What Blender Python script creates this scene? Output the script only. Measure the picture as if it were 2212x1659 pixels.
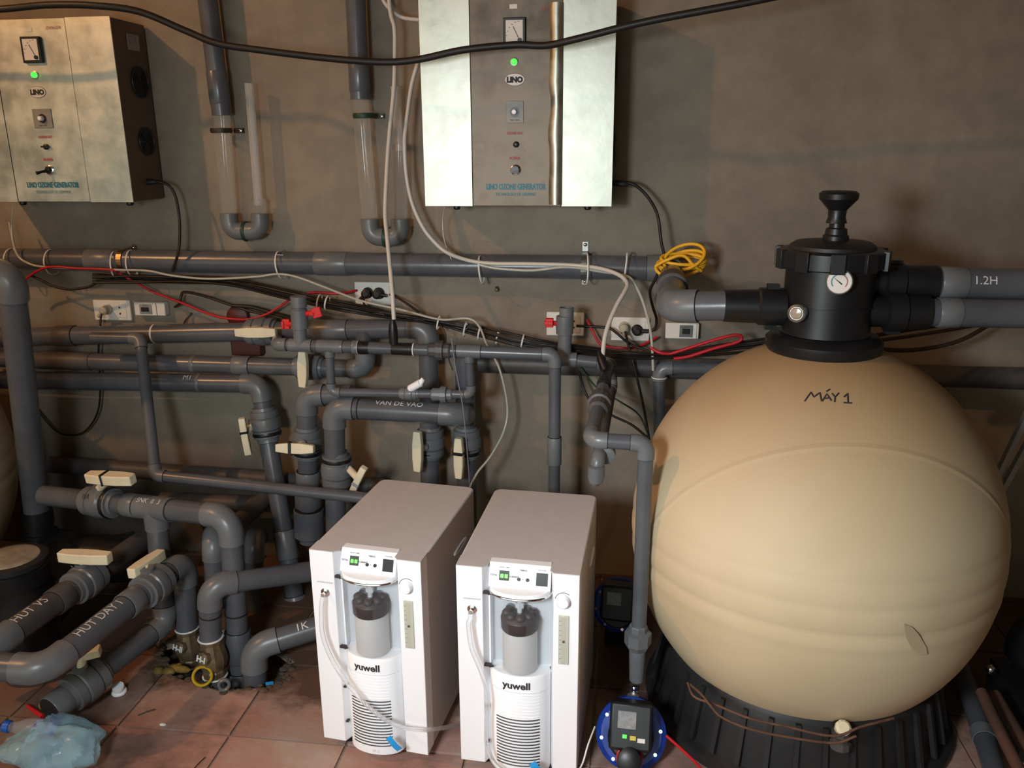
import bpy, bmesh, math, random
from math import sin, cos, pi, radians, sqrt, atan2, tan
from mathutils import Vector, Matrix, noise
random.seed(7)
V = Vector
S = bpy.context.scene
for o in list(bpy.data.objects): bpy.data.objects.remove(o)

# ------------------------------------------------------------------ camera
FP, CX, CY = 1800.0, 1106.0, 829.5
psi, th, rho = radians(7.5), radians(16.0), radians(0.4)
CAM = V((0, -2.74, 1.5))
fw = V((-sin(psi)*cos(th), cos(psi)*cos(th), -sin(th)))
rt = V((cos(psi), sin(psi), 0)); up = rt.cross(fw)
RT = cos(rho)*rt - sin(rho)*up; UP = RT.cross(fw)
cd = bpy.data.cameras.new('camera'); cam = bpy.data.objects.new('camera', cd)
S.collection.objects.link(cam); S.camera = cam
cd.sensor_width = 36; cd.lens = FP/2212*36; cd.clip_start = .02; cd.clip_end = 50
cam.matrix_world = Matrix(((RT.x, UP.x, -fw.x, CAM.x), (RT.y, UP.y, -fw.y, CAM.y), (RT.z, UP.z, -fw.z, CAM.z), (0, 0, 0, 1)))

# ------------------------------------------------------------------ world, lights, exposure
w = bpy.data.worlds.new('world'); S.world = w; w.use_nodes = True
w.node_tree.nodes['Background'].inputs[0].default_value = (.74, .86, .76, 1)
w.node_tree.nodes['Background'].inputs[1].default_value = .18
S.view_settings.view_transform = 'Standard'; S.view_settings.look = 'None'
S.view_settings.exposure = 0.52; S.view_settings.gamma = 1; S.view_settings.use_curve_mapping = False

def area(name, loc, target, sx, sy, power, col):
    d = bpy.data.lights.new(name, 'AREA'); d.shape = 'RECTANGLE'; d.size = sx; d.size_y = sy
    d.energy = power; d.color = col
    o = bpy.data.objects.new(name, d); S.collection.objects.link(o)
    o.location = loc; o.rotation_euler = (V(target)-V(loc)).to_track_quat('-Z', 'Y').to_euler()
    return o
# daylight through the wide opening behind the camera
area('daylight_opening', (-1.9, -4.72, 1.25), (-1.9, 0, 1.25), 4.6, 2.0, 24, (.86, 1.0, .93))
# bare warm lamp hanging high up on the left, outside the frame
def lamp_light(loc, power, col, rad):
    d = bpy.data.lights.new('warm_lamp_light', 'POINT'); d.energy = power; d.color = col; d.shadow_soft_size = rad
    o = bpy.data.objects.new('warm_lamp_light', d); S.collection.objects.link(o); o.location = loc
lamp_light((-3.25, -2.4, 3.33), 122, (1.0, .50, .20), .05)
# unseen cool light beside the camera, aimed and narrowed to bleach the white cabinets
sl = area('cool_side_light', (-.72, -2.80, 1.50), (.05, -.8, .40), .30, .30, 11.5, (.88, .95, 1.0)); sl.data.spread = radians(112)

# ------------------------------------------------------------------ pixel of the photo + true distance -> point of the room
def ray(x, y): return fw + RT*((x-CX)/FP) - UP*((y-CY)/FP)
def P(x, y, Y): d = ray(x, y); return CAM + d*((Y-CAM.y)/d.y)
def F(x, y, Z): d = ray(x, y); return CAM + d*((Z-CAM.z)/d.z)
def PP(l): return [P(*q) for q in l]

# ------------------------------------------------------------------ materials
MATS = {}
def mat(name, col, rough=.5, metal=0, var=.0, vscale=8, bump=0, bscale=60, col2=None, trans=0, ior=1.45, emit=None, es=1, alpha=1, coat=0, spec=None, rvar=0):
    if name in MATS: return MATS[name]
    m = bpy.data.materials.new(name); m.use_nodes = True; MATS[name] = m
    nt = m.node_tree; N = nt.nodes; L = nt.links; b = N['Principled BSDF']
    b.inputs['Base Color'].default_value = (*col, 1); b.inputs['Roughness'].default_value = rough
    b.inputs['Metallic'].default_value = metal; b.inputs['IOR'].default_value = ior
    b.inputs['Transmission Weight'].default_value = trans; b.inputs['Alpha'].default_value = alpha
    b.inputs['Coat Weight'].default_value = coat
    if spec is not None: b.inputs['Specular IOR Level'].default_value = spec
    if emit: b.inputs['Emission Color'].default_value = (*emit, 1); b.inputs['Emission Strength'].default_value = es
    tc = N.new('ShaderNodeTexCoord')
    if var or col2:
        n = N.new('ShaderNodeTexNoise'); n.inputs['Scale'].default_value = vscale; n.inputs['Detail'].default_value = 6; n.inputs['Roughness'].default_value = .6
        L.new(tc.outputs['Object'], n.inputs['Vector'])
        r = N.new('ShaderNodeValToRGB'); r.color_ramp.elements[0].position = .38; r.color_ramp.elements[1].position = .64
        c2 = col2 or tuple(c*(1-var) for c in col)
        r.color_ramp.elements[0].color = (*c2, 1); r.color_ramp.elements[1].color = (*col, 1)
        L.new(n.outputs['Fac'], r.inputs['Fac']); L.new(r.outputs['Color'], b.inputs['Base Color'])
        if rvar:
            mr = N.new('ShaderNodeMapRange'); mr.inputs['To Min'].default_value = rough-rvar; mr.inputs['To Max'].default_value = rough+rvar
            mr.inputs['From Min'].default_value = .3; mr.inputs['From Max'].default_value = .7
            L.new(n.outputs['Fac'], mr.inputs['Value']); L.new(mr.outputs['Result'], b.inputs['Roughness'])
    if bump:
        n2 = N.new('ShaderNodeTexNoise'); n2.inputs['Scale'].default_value = bscale; n2.inputs['Detail'].default_value = 5
        L.new(tc.outputs['Object'], n2.inputs['Vector'])
        bp = N.new('ShaderNodeBump'); bp.inputs['Strength'].default_value = bump; bp.inputs['Distance'].default_value = .01
        L.new(n2.outputs['Fac'], bp.inputs['Height']); L.new(bp.outputs['Normal'], b.inputs['Normal'])
    return m

pvc = mat('pvc_grey', (.105, .110, .124), .27, var=.28, vscale=5, bump=.03, bscale=40)
pvc_l = mat('pvc_fitting', (.150, .158, .165), .33, var=.22, vscale=9)
pvc_d = mat('pvc_dusty', (.090, .082, .082), .5, var=.4, vscale=7)
dark = mat('joint_dark', (.012, .011, .011), .7)
ivory = mat('ivory_plastic', (.78, .70, .50), .45, var=.12, vscale=14)
red = mat('red_plastic', (.62, .02, .02), .4)
black = mat('black_plastic', (.012, .012, .013), .38, var=.3, vscale=12)
blackm = mat('black_cable', (.012, .010, .009), .5)
brownm = mat('brown_cable', (.03, .018, .012), .5)
greenm = mat('dark_green_tape', (.012, .04, .022), .5)
redc = mat('red_cable', (.45, .012, .02), .45)
yellow = mat('yellow_cable', (.80, .42, .02), .45)
white = mat('white_plastic', (.92, .92, .94), .38, var=.02, vscale=3)
plate = mat('socket_plastic', (.74, .70, .62), .4, var=.08, vscale=20)
taupe = mat('casing_taupe', (.56, .51, .49), .5, var=.04, vscale=30)
clear = mat('clear_pvc', (.92, .92, .86), .08, trans=.85, ior=1.3, alpha=.5)
hose = mat('milky_hose', (.56, .52, .46), .35)
thinclear = mat('clear_tube', (.62, .60, .52), .12, trans=.35, ior=1.3)
cleartube = mat('clear_oxygen_tube', (.86, .86, .88), .10, trans=.75, ior=1.3, alpha=.6)
chrome = mat('chrome', (.8, .8, .8), .15, metal=1)
steel = mat('stainless_steel', (.62, .63, .55), .46, metal=1, col2=(.42, .42, .35), vscale=10, bump=.14, bscale=7, rvar=.10)
steel2 = mat('stainless_dull', (.19, .155, .12), .48, metal=.85, col2=(.085, .065, .048), vscale=9, bump=.08, bscale=9, rvar=.08)
steeld = mat('cabinet_side', (.16, .115, .085), .55, metal=.5, var=.2)
brass = mat('brass_dirty', (.26, .18, .10), .5, metal=.5, var=.5, vscale=25)
brassb = mat('brass_bright', (.55, .38, .2), .3, metal=1)
zinc = mat('zinc', (.4, .4, .38), .4, metal=.9, var=.3, vscale=40)
ring_w = mat('ptfe_white', (.7, .7, .68), .5)
inkw = mat('white_marker', (.62, .61, .60), .7)
inkb = mat('black_marker', (.03, .03, .03), .7)
bluetxt = mat('blue_lettering', (.02, .19, .28), .5)
redtxt = mat('red_lettering', (.42, .10, .09), .6)
greytxt = mat('grey_lettering', (.18, .18, .2), .6)
ggreen = mat('green_lamp', (.02, .5, .02), .3, emit=(.05, 1, .05), es=1.6)
lcd = mat('green_digits', (.1, .6, .1), .4, emit=(.25, 1, .15), es=.9)
lcdb = mat('display_window', (.05, .07, .05), .2)
bluep = mat('blue_paint', (.01, .045, .30), .4)
bluetape = mat('blue_tape', (.02, .30, .68), .5)
cap_g = mat('bottle_cap_grey', (.045, .035, .036), .5)
milky = mat('milky_bottle', (.72, .72, .72), .35, trans=.25, alpha=.9)
niche = mat('niche_grey', (.58, .60, .63), .5)
glassy = mat('clear_cover', (.9, .93, .95), .06, trans=.9, ior=1.15, alpha=.28)
rubber = mat('rubber_black', (.015, .015, .015), .7)
rust = mat('rusty_wire', (.13, .06, .035), .8, var=.4, vscale=40)
dirt = mat('dirt', (.11, .075, .05), .95, col2=(.05, .036, .026), vscale=18, bump=.8, bscale=50)
bagm = mat('blue_bag', (.45, .74, .86), .08, trans=.45, ior=1.3, alpha=.6, bump=.5, bscale=22)
ribbed = mat('ribbed_clear', (.80, .78, .74), .18, trans=.5, ior=1.2, alpha=.5)
petm = mat('bottle_plastic', (.8, .88, .92), .08, trans=.75, ior=1.2, alpha=.45)
skirtm = mat('skirt_black', (.022, .021, .022), .5, var=.4, vscale=5)
lbl = mat('label_grey', (.30, .29, .28), .6, var=.3, vscale=60)
oval = mat('oval_badge', (.62, .58, .55), .4)
dialm = mat('dial_plate', (.28, .26, .22), .45, var=.2, vscale=40)
dialf = mat('dial_face', (.70, .66, .62), .5)
darkred = mat('dark_red_box', (.085, .015, .012), .5)
lampg = mat('lamp_glass', (1, .8, .5), .4, emit=(1, .62, .3), es=6)

def wall_mat(blobs, base, base2, patch, name):
    m = bpy.data.materials.new(name); m.use_nodes = True; nt = m.node_tree; N = nt.nodes; L = nt.links; b = N['Principled BSDF']
    b.inputs['Roughness'].default_value = .85
    def M(op, a, c=None, d=None):
        n = N.new('ShaderNodeMath'); n.operation = op
        for i, q in enumerate((a, c, d)):
            if q is None: continue
            if isinstance(q, (int, float)): n.inputs[i].default_value = q
            else: L.new(q, n.inputs[i])
        return n.outputs[0]
    tc = N.new('ShaderNodeTexCoord'); sp = N.new('ShaderNodeSeparateXYZ'); L.new(tc.outputs['Object'], sp.inputs[0])
    def nz(s, d=5, r=.55):
        n = N.new('ShaderNodeTexNoise'); n.inputs['Scale'].default_value = s; n.inputs['Detail'].default_value = d; n.inputs['Roughness'].default_value = r
        L.new(tc.outputs['Object'], n.inputs['Vector']); return n.outputs['Fac']
    n1, n2, n3 = nz(2.2), nz(9), nz(60, 3)
    def ramp(f, a, c, p0=.35, p1=.65):
        r = N.new('ShaderNodeValToRGB'); r.color_ramp.elements[0].position = p0; r.color_ramp.elements[1].position = p1
        r.color_ramp.elements[0].color = (*a, 1); r.color_ramp.elements[1].color = (*c, 1); L.new(f, r.inputs[0]); return r.outputs[0]
    def mix(f, a, c):
        x = N.new('ShaderNodeMix'); x.data_type = 'RGBA'; L.new(f, x.inputs[0]) if not isinstance(f, float) else setattr(x.inputs[0], 'default_value', f)
        L.new(a, x.inputs[6]); L.new(c, x.inputs[7]) if not isinstance(c, tuple) else setattr(x.inputs[7], 'default_value', (*c, 1)); return x.outputs[2]
    c = mix(.5, ramp(n1, base, base2, .42, .58), ramp(n2, base2, base, .4, .62)); 
    x = N.new('ShaderNodeMix')
    mask = None
    wob = M('MULTIPLY', M('SUBTRACT', n1, .5), 1.1); wob2 = M('MULTIPLY', M('SUBTRACT', n2, .5), .45)
    for (bx, bz, rx, rz, amt) in blobs:
        dx = M('MULTIPLY', M('SUBTRACT', sp.outputs[0], bx), 1/rx); dz = M('MULTIPLY', M('SUBTRACT', sp.outputs[2], bz), 1/rz)
        d = M('MAXIMUM', M('ABSOLUTE', dx), M('ABSOLUTE', dz))
        d = M('ADD', M('ADD', d, wob), wob2)
        mr = N.new('ShaderNodeMapRange'); mr.clamp = True; mr.inputs['From Min'].default_value = 1.06; mr.inputs['From Max'].default_value = .94
        mr.inputs['To Min'].default_value = 0; mr.inputs['To Max'].default_value = amt; L.new(d, mr.inputs['Value'])
        mask = mr.outputs[0] if mask is None else M('MAXIMUM', mask, mr.outputs[0])
    if mask is not None:
        pc = ramp(n2, tuple(q*.8 for q in patch), patch)
        c = mix(mask, c, pc)
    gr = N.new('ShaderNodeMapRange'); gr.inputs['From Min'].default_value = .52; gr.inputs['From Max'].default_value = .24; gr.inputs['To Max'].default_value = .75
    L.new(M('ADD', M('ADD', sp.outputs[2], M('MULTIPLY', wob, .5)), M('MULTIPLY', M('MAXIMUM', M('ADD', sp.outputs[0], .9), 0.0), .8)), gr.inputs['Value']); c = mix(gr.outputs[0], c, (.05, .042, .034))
    c = mix(M('MULTIPLY', n3, .16), c, (.02, .015, .01))
    L.new(c, b.inputs['Base Color'])
    bp = N.new('ShaderNodeBump'); bp.inputs['Strength'].default_value = .28; bp.inputs['Distance'].default_value = .006
    hh = M('ADD', M('MULTIPLY', n3, .4), n2); L.new(hh, bp.inputs['Height']); L.new(bp.outputs[0], b.inputs['Normal'])
    return m

# ------------------------------------------------------------------ object helpers
ORG = {}
COL = S.collection
def tag(o, label=None, cat=None, group=None, kind=None):
    if label: o['label'] = label
    if cat: o['category'] = cat
    if group: o['group'] = group
    if kind: o['kind'] = kind
    return o
def root(name, loc, label, cat, group=None, rz=0):
    o = bpy.data.objects.new(name, None); COL.objects.link(o); o.location = loc; o.rotation_euler = (0, 0, rz)
    o.empty_display_size = .05
    ORG[o.name] = V((0, 0, 0)) if rz or False else V(loc)
    return tag(o, label, cat, group)
def frame(d, ref=None):
    d = V(d).normalized(); r = ref or (V((0, 0, 1)) if abs(d.z) < .9 else V((1, 0, 0)))
    a = r.cross(d).normalized(); return a, d.cross(a)

class G:
    def __init__(s): s.v = []; s.f = []; s.m = []
    def add(s, vs, fs, mi=0):
        k = len(s.v); s.v += [V(q) for q in vs]; s.f += [tuple(i+k for i in q) for q in fs]; s.m += [mi]*len(fs); return s
    def box(s, lo, hi, mi=0):
        (a, b, c), (d, e, f) = lo, hi
        return s.add([(a, b, c), (d, b, c), (d, e, c), (a, e, c), (a, b, f), (d, b, f), (d, e, f), (a, e, f)],
                     [(0, 3, 2, 1), (4, 5, 6, 7), (0, 1, 5, 4), (1, 2, 6, 5), (2, 3, 7, 6), (3, 0, 4, 7)], mi)
    def obox(s, c, ax, ay, az, mi=0):   # half extents as vectors
        c, ax, ay, az = V(c), V(ax), V(ay), V(az)
        vs = [c+i*ax+j*ay+k*az for k in (-1, 1) for (i, j) in ((-1, -1), (1, -1), (1, 1), (-1, 1))]
        return s.add(vs, [(0, 3, 2, 1), (4, 5, 6, 7), (0, 1, 5, 4), (1, 2, 6, 5), (2, 3, 7, 6), (3, 0, 4, 7)], mi)
    def prism(s, pts, ext, mi=0):
        pts = [V(q) for q in pts]; n = len(pts); ext = V(ext)
        return s.add(pts+[q+ext for q in pts], [tuple(range(n-1, -1, -1)), tuple(range(n, 2*n))]+[(i, (i+1) % n, n+(i+1) % n, n+i) for i in range(n)], mi)
    def lathe(s, prof, A, d, seg=24, mi=0, closed=True, mis=None):
        A = V(A); d = V(d).normalized(); a, b = frame(d); vs = []; fs = []; ms = []
        for (r, h) in prof:
            r = max(r, 1e-5)
            for k in range(seg):
                t = 2*pi*k/seg; vs.append(A+d*h+(a*cos(t)+b*sin(t))*r)
        n = len(prof)
        for i in range(n-1):
            for k in range(seg):
                k2 = (k+1) % seg; fs.append((i*seg+k, i*seg+k2, (i+1)*seg+k2, (i+1)*seg+k)); ms.append(mis[i] if mis else mi)
        if closed:
            fs.append(tuple(range(seg-1, -1, -1))); fs.append(tuple((n-1)*seg+k for k in range(seg))); ms += [mis[0] if mis else mi, mis[-1] if mis else mi]
        k = len(s.v); s.v += vs; s.f += [tuple(i+k for i in q) for q in fs]; s.m += ms; return s
    def cyl(s, A, B, r, seg=20, mi=0, r2=None):
        A, B = V(A), V(B); return s.lathe([(r, 0), (r if r2 is None else r2, (B-A).length)], A, B-A, seg, mi)
    def tube(s, pts, r, seg=12, mi=0, cap=True):
        pts = [V(q) for q in pts]; n = len(pts); T = []
        for i in range(n):
            t = pts[min(i+1, n-1)]-pts[max(i-1, 0)]; T.append(t.normalized() if t.length > 1e-9 else V((0, 0, 1)))
        a, b = frame(T[0]); vs = []
        for i in range(n):
            if i:
                q = T[i-1].rotation_difference(T[i]); a = q @ a
                a = (a-T[i]*a.dot(T[i])).normalized()
            b = T[i].cross(a); rr = r[i] if isinstance(r, (list, tuple)) else r
            for k in range(seg):
                t = 2*pi*k/seg; vs.append(pts[i]+(a*cos(t)+b*sin(t))*rr)
        fs = [(i*seg+k, i*seg+(k+1) % seg, (i+1)*seg+(k+1) % seg, (i+1)*seg+k) for i in range(n-1) for k in range(seg)]
        if cap: fs += [tuple(range(seg-1, -1, -1)), tuple((n-1)*seg+k for k in range(seg))]
        return s.add(vs, fs, mi)
    def torus(s, c, d, R, r, seg=28, s2=8, mi=0, arc=2*pi, sq=1):
        a, b = frame(d); c = V(c); vs = []; fs = []; d = V(d).normalized()
        for i in range(seg):
            t = arc*i/seg
            for j in range(s2):
                q = 2*pi*j/s2; rad = a*cos(t)+b*sin(t); vs.append(c+rad*(R+r*cos(q))+d*(r*sin(q)*sq))
        for i in range(seg):
            for j in range(s2):
                i2 = (i+1) % seg; j2 = (j+1) % s2; fs.append((i*s2+j, i2*s2+j, i2*s2+j2, i*s2+j2))
        return s.add(vs, fs, mi)
    def ell(s, c, rx, ry, rz, seg=20, rings=12, mi=0):
        return s.add(*ellv(c, rx, ry, rz, seg, rings), mi)
    def build(s, name, mats, parent=None, smooth=35, bevel=0, label=None, cat=None, group=None, kind=None, segs=2, loc=None):
        if not isinstance(mats, (list, tuple)): mats = [mats]
        if parent is not None: off = ORG[parent.name]
        else:
            if loc is not None: off = V(loc)
            else:
                mn = [min(q[i] for q in s.v) for i in range(3)]; mx = [max(q[i] for q in s.v) for i in range(3)]
                off = V(((mn[0]+mx[0])/2, (mn[1]+mx[1])/2, mn[2]))
        me = bpy.data.meshes.new(name); me.from_pydata([tuple(q-off) for q in s.v], [], s.f)
        for m in mats: me.materials.append(m)
        me.polygons.foreach_set('material_index', s.m)
        bm = bmesh.new(); bm.from_mesh(me); bmesh.ops.recalc_face_normals(bm, faces=bm.faces); bm.to_mesh(me); bm.free()
        if smooth:
            me.polygons.foreach_set('use_smooth', [True]*len(me.polygons)); me.set_sharp_from_angle(angle=radians(smooth))
        me.update()
        o = bpy.data.objects.new(name, me); COL.objects.link(o)
        if parent is not None: o.parent = parent; ORG[o.name] = off
        else: o.location = off; ORG[o.name] = off
        if bevel:
            b = o.modifiers.new('bevel', 'BEVEL'); b.width = bevel; b.segments = segs; b.limit_method = 'ANGLE'; b.angle_limit = radians(40)
        return tag(o, label, cat, group, kind)
def ellv(c, rx, ry, rz, seg, rings):
    vs = []; fs = []
    for i in range(rings+1):
        ph = pi*i/rings; rr = max(sin(ph), 1e-4)
        for k in range(seg):
            t = 2*pi*k/seg; vs.append((c[0]+rx*rr*cos(t), c[1]+ry*rr*sin(t), c[2]-rz*cos(ph)))
    for i in range(rings):
        for k in range(seg): fs.append((i*seg+k, i*seg+(k+1) % seg, (i+1)*seg+(k+1) % seg, (i+1)*seg+k))
    return vs, fs
def smooth(pts, n=8):
    pts = [V(q) for q in pts]; out = []
    q = [pts[0]*2-pts[1]]+pts+[pts[-1]*2-pts[-2]]
    for i in range(1, len(q)-2):
        for k in range(n):
            t = k/n; a, b, c, d = q[i-1], q[i], q[i+1], q[i+2]
            out.append(.5*((2*b)+(c-a)*t+(2*a-5*b+4*c-d)*t*t+(3*b-a-3*c+d)*t**3))
    out.append(pts[-1]); return out
def text_mesh(s, size, bold=0, sx=1, shear=0):
    c = bpy.data.curves.new('t', 'FONT'); c.body = s; c.size = size; c.align_x = 'CENTER'; c.align_y = 'CENTER'; c.offset = bold; c.shear = shear; c.resolution_u = 3
    o = bpy.data.objects.new('t', c); COL.objects.link(o); dg = bpy.context.evaluated_depsgraph_get(); dg.update()
    me = o.evaluated_get(dg).to_mesh(); vs = [(v.co.x*sx, v.co.y) for v in me.vertices]; fs = [tuple(p.vertices) for p in me.polygons]
    bm = bmesh.new(); bm.from_mesh(me); bmesh.ops.triangulate(bm, faces=bm.faces)
    for _ in range(4):
        le = [e for e in bm.edges if e.calc_length() > size*.16]
        if not le: break
        bmesh.ops.subdivide_edges(bm, edges=le, cuts=1); bmesh.ops.triangulate(bm, faces=bm.faces)
    bm.verts.index_update(); vs = [(v.co.x*sx, v.co.y) for v in bm.verts]; fs = [tuple(v.index for v in f.verts) for f in bm.faces]; bm.free()
    o.evaluated_get(dg).to_mesh_clear(); bpy.data.objects.remove(o); bpy.data.curves.remove(c); return vs, fs
def lettering(s, size, fn, m, parent, name='lettering', **k):
    vs, fs = text_mesh(s, size, **k); g = G(); g.add([fn(u, v) for u, v in vs], fs); return g.build(name, m, parent, smooth=0)
def on_plane(c, ux, uy): c, ux, uy = V(c), V(ux), V(uy); return lambda u, v: c+ux*u+uy*v
def on_pipe(A, B, r, t, side):   # text runs from A to B; side = direction towards which the middle line faces
    A, B = V(A), V(B); d = (B-A).normalized(); n = V(side); n = (n-d*n.dot(d)).normalized(); c = A.lerp(B, t); b = n.cross(d)
    return lambda u, v: c+d*u+(n*cos(v/r)+b*sin(v/r)*1)*(r+.0009)

# ------------------------------------------------------------------ structure: walls, ceiling, floor
def wz(x, y): q = P(x, y, 0); return q.x, q.z
blobs = []
def blob(x0, y0, x1, y1, amt=.85):
    a = P(x0, y0, 0); b = P(x1, y1, 0); blobs.append(((a.x+b.x)/2, (a.z+b.z)/2, abs(b.x-a.x)/2, abs(b.z-a.z)/2, amt))
blob(375, 835, 590, 900, .35); blob(60, 650, 150, 760, .4); blob(1400, 700, 2300, 760, .4)
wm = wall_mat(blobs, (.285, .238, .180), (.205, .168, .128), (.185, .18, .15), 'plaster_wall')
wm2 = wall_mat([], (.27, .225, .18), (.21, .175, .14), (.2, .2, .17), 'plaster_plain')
def slab(name, lo, hi, m):
    return G().box(lo, hi).build(name, m, smooth=0, kind='structure', loc=(0, 0, 0))
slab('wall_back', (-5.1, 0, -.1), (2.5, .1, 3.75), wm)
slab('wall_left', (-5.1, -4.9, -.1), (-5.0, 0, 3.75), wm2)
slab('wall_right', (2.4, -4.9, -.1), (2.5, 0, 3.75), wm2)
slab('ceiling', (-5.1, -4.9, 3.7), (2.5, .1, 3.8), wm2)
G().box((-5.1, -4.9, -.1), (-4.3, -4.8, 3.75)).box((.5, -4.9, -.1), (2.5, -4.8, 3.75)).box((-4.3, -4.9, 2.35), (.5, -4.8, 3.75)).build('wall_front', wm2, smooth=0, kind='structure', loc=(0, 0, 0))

# floor with a broken hole where the pipes go down
hole = [F(335, 1392, 0), F(372, 1462, 0), F(470, 1492, 0), F(598, 1484, 0), F(640, 1428, 0), F(520, 1345, 0)]
hole = [(q.x, q.y) for q in hole]
def clip(poly, a, b, keep_left):
    out = []; n = len(poly)
    def sd(p): s = (b[0]-a[0])*(p[1]-a[1])-(b[1]-a[1])*(p[0]-a[0]); return s if keep_left else -s
    for i in range(n):
        p, q = poly[i], poly[(i+1) % n]; sp, sq = sd(p), sd(q)
        if sp >= 0: out.append(p)
        if (sp > 0 > sq) or (sp < 0 < sq): t = sp/(sp-sq); out.append((p[0]+(q[0]-p[0])*t, p[1]+(q[1]-p[1])*t))
    return out
def parea(p): return sum(p[i][0]*p[(i+1) % len(p)][1]-p[(i+1) % len(p)][0]*p[i][1] for i in range(len(p)))/2
if parea(hole) < 0: hole.reverse()
def minus_hole(poly):
    res = []; rest = poly; n = len(hole)
    for i in range(n):
        a, b = hole[i], hole[(i+1) % n]
        o = clip(rest, a, b, False)
        if len(o) > 2 and abs(parea(o)) > 1e-6: res.append(o)
        rest = clip(rest, a, b, True)
        if len(rest) < 3 or abs(parea(rest)) < 1e-7: return res if res != [] else []
    return res
grout = mat('floor_screed', (.36, .27, .20), .9, col2=(.24, .175, .13), vscale=6, bump=.4, bscale=70)
g = G()
for pc in minus_hole([(-5.1, -4.9), (2.5, -4.9), (2.5, .1), (-5.1, .1)]):
    g.prism([(x, y, -.03) for x, y in pc], (0, 0, .023))
floor = g.build('floor', grout, smooth=0, kind='structure', loc=(0, 0, 0))
def tile_mat():
    m = mat('terracotta_tile', (.36, .155, .10), .55); nt = m.node_tree; N = nt.nodes; L = nt.links; b = N['Principled BSDF']
    tc = N.new('ShaderNodeNewGeometry'); oi = N.new('ShaderNodeObjectInfo')
    n = N.new('ShaderNodeTexNoise'); n.inputs['Scale'].default_value = 3.2; n.inputs['Detail'].default_value = 8; n.inputs['Roughness'].default_value = .62; L.new(tc.outputs['Position'], n.inputs['Vector'])
    r = N.new('ShaderNodeValToRGB'); e = r.color_ramp.elements; e[0].position = .36; e[0].color = (.24, .15, .12, 1); e[1].position = .66; e[1].color = (.42, .32, .26, 1)
    k = e.new(.47); k.color = (.40, .215, .170, 1); k = e.new(.56); k.color = (.40, .26, .21, 1)
    L.new(n.outputs['Fac'], r.inputs[0])
    h = N.new('ShaderNodeHueSaturation'); mr = N.new('ShaderNodeMapRange'); mr.inputs['To Min'].default_value = .82; mr.inputs['To Max'].default_value = 1.15
    L.new(oi.outputs['Random'], mr.inputs['Value']); L.new(mr.outputs[0], h.inputs['Value']); L.new(r.outputs[0], h.inputs['Color']); sp = N.new('ShaderNodeSeparateXYZ'); L.new(tc.outputs['Position'], sp.inputs[0])
    def M(op, a, c):
        q = N.new('ShaderNodeMath'); q.operation = op
        for i, v in enumerate((a, c)):
            if isinstance(v, (int, float)): q.inputs[i].default_value = v
            else: L.new(v, q.inputs[i])
        return q.outputs[0]
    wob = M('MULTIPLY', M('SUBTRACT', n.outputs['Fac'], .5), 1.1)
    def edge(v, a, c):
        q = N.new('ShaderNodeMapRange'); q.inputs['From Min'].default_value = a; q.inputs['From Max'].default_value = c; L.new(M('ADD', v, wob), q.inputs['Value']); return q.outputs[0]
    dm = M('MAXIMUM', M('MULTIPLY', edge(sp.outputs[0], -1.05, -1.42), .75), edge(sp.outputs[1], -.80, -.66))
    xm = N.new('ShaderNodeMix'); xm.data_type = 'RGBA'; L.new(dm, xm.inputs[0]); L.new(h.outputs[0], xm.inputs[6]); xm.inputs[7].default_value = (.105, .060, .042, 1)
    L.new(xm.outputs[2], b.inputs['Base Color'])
    n2 = N.new('ShaderNodeTexNoise'); n2.inputs['Scale'].default_value = 45; n2.inputs['Detail'].default_value = 6; L.new(tc.outputs['Position'], n2.inputs['Vector'])
    bp = N.new('ShaderNodeBump'); bp.inputs['Strength'].default_value = .3; bp.inputs['Distance'].default_value = .005; L.new(n2.outputs['Fac'], bp.inputs['Height']); L.new(bp.outputs[0], b.inputs['Normal'])
    return m
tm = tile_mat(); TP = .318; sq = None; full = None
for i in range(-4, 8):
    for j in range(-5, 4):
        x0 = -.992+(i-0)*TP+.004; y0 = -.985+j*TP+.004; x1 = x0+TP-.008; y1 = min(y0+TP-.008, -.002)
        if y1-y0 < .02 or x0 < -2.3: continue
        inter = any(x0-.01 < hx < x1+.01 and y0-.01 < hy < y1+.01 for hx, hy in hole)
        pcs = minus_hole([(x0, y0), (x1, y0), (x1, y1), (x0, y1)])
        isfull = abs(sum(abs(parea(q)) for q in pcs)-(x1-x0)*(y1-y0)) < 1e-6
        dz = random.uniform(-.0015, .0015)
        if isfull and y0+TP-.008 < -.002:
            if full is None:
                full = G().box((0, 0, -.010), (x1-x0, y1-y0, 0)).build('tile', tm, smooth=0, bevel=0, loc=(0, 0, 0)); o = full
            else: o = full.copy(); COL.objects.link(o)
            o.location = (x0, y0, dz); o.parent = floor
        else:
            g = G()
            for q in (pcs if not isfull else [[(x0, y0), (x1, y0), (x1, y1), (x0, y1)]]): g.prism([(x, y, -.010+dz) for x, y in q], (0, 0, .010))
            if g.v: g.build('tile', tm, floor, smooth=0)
# dirt in the pit and crumbled edge
cx = sum(q[0] for q in hole)/6; cy = sum(q[1] for q in hole)/6
g = G(); n = 28; vs = []; fs = []
for i in range(n+1):
    for j in range(n+1):
        x = cx-.34+.68*i/n; y = cy-.24+.48*j/n; z = -.075+.03*noise.noise(V((x*14, y*14, 0)))+.012*noise.noise(V((x*50, y*50, 3)))
        vs.append((x, y, z))
for i in range(n):
    for j in range(n): fs.append((i*(n+1)+j, (i+1)*(n+1)+j, (i+1)*(n+1)+j+1, i*(n+1)+j+1))
G().add(vs, fs).build('pit_dirt', dirt, floor, kind='stuff')
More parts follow.
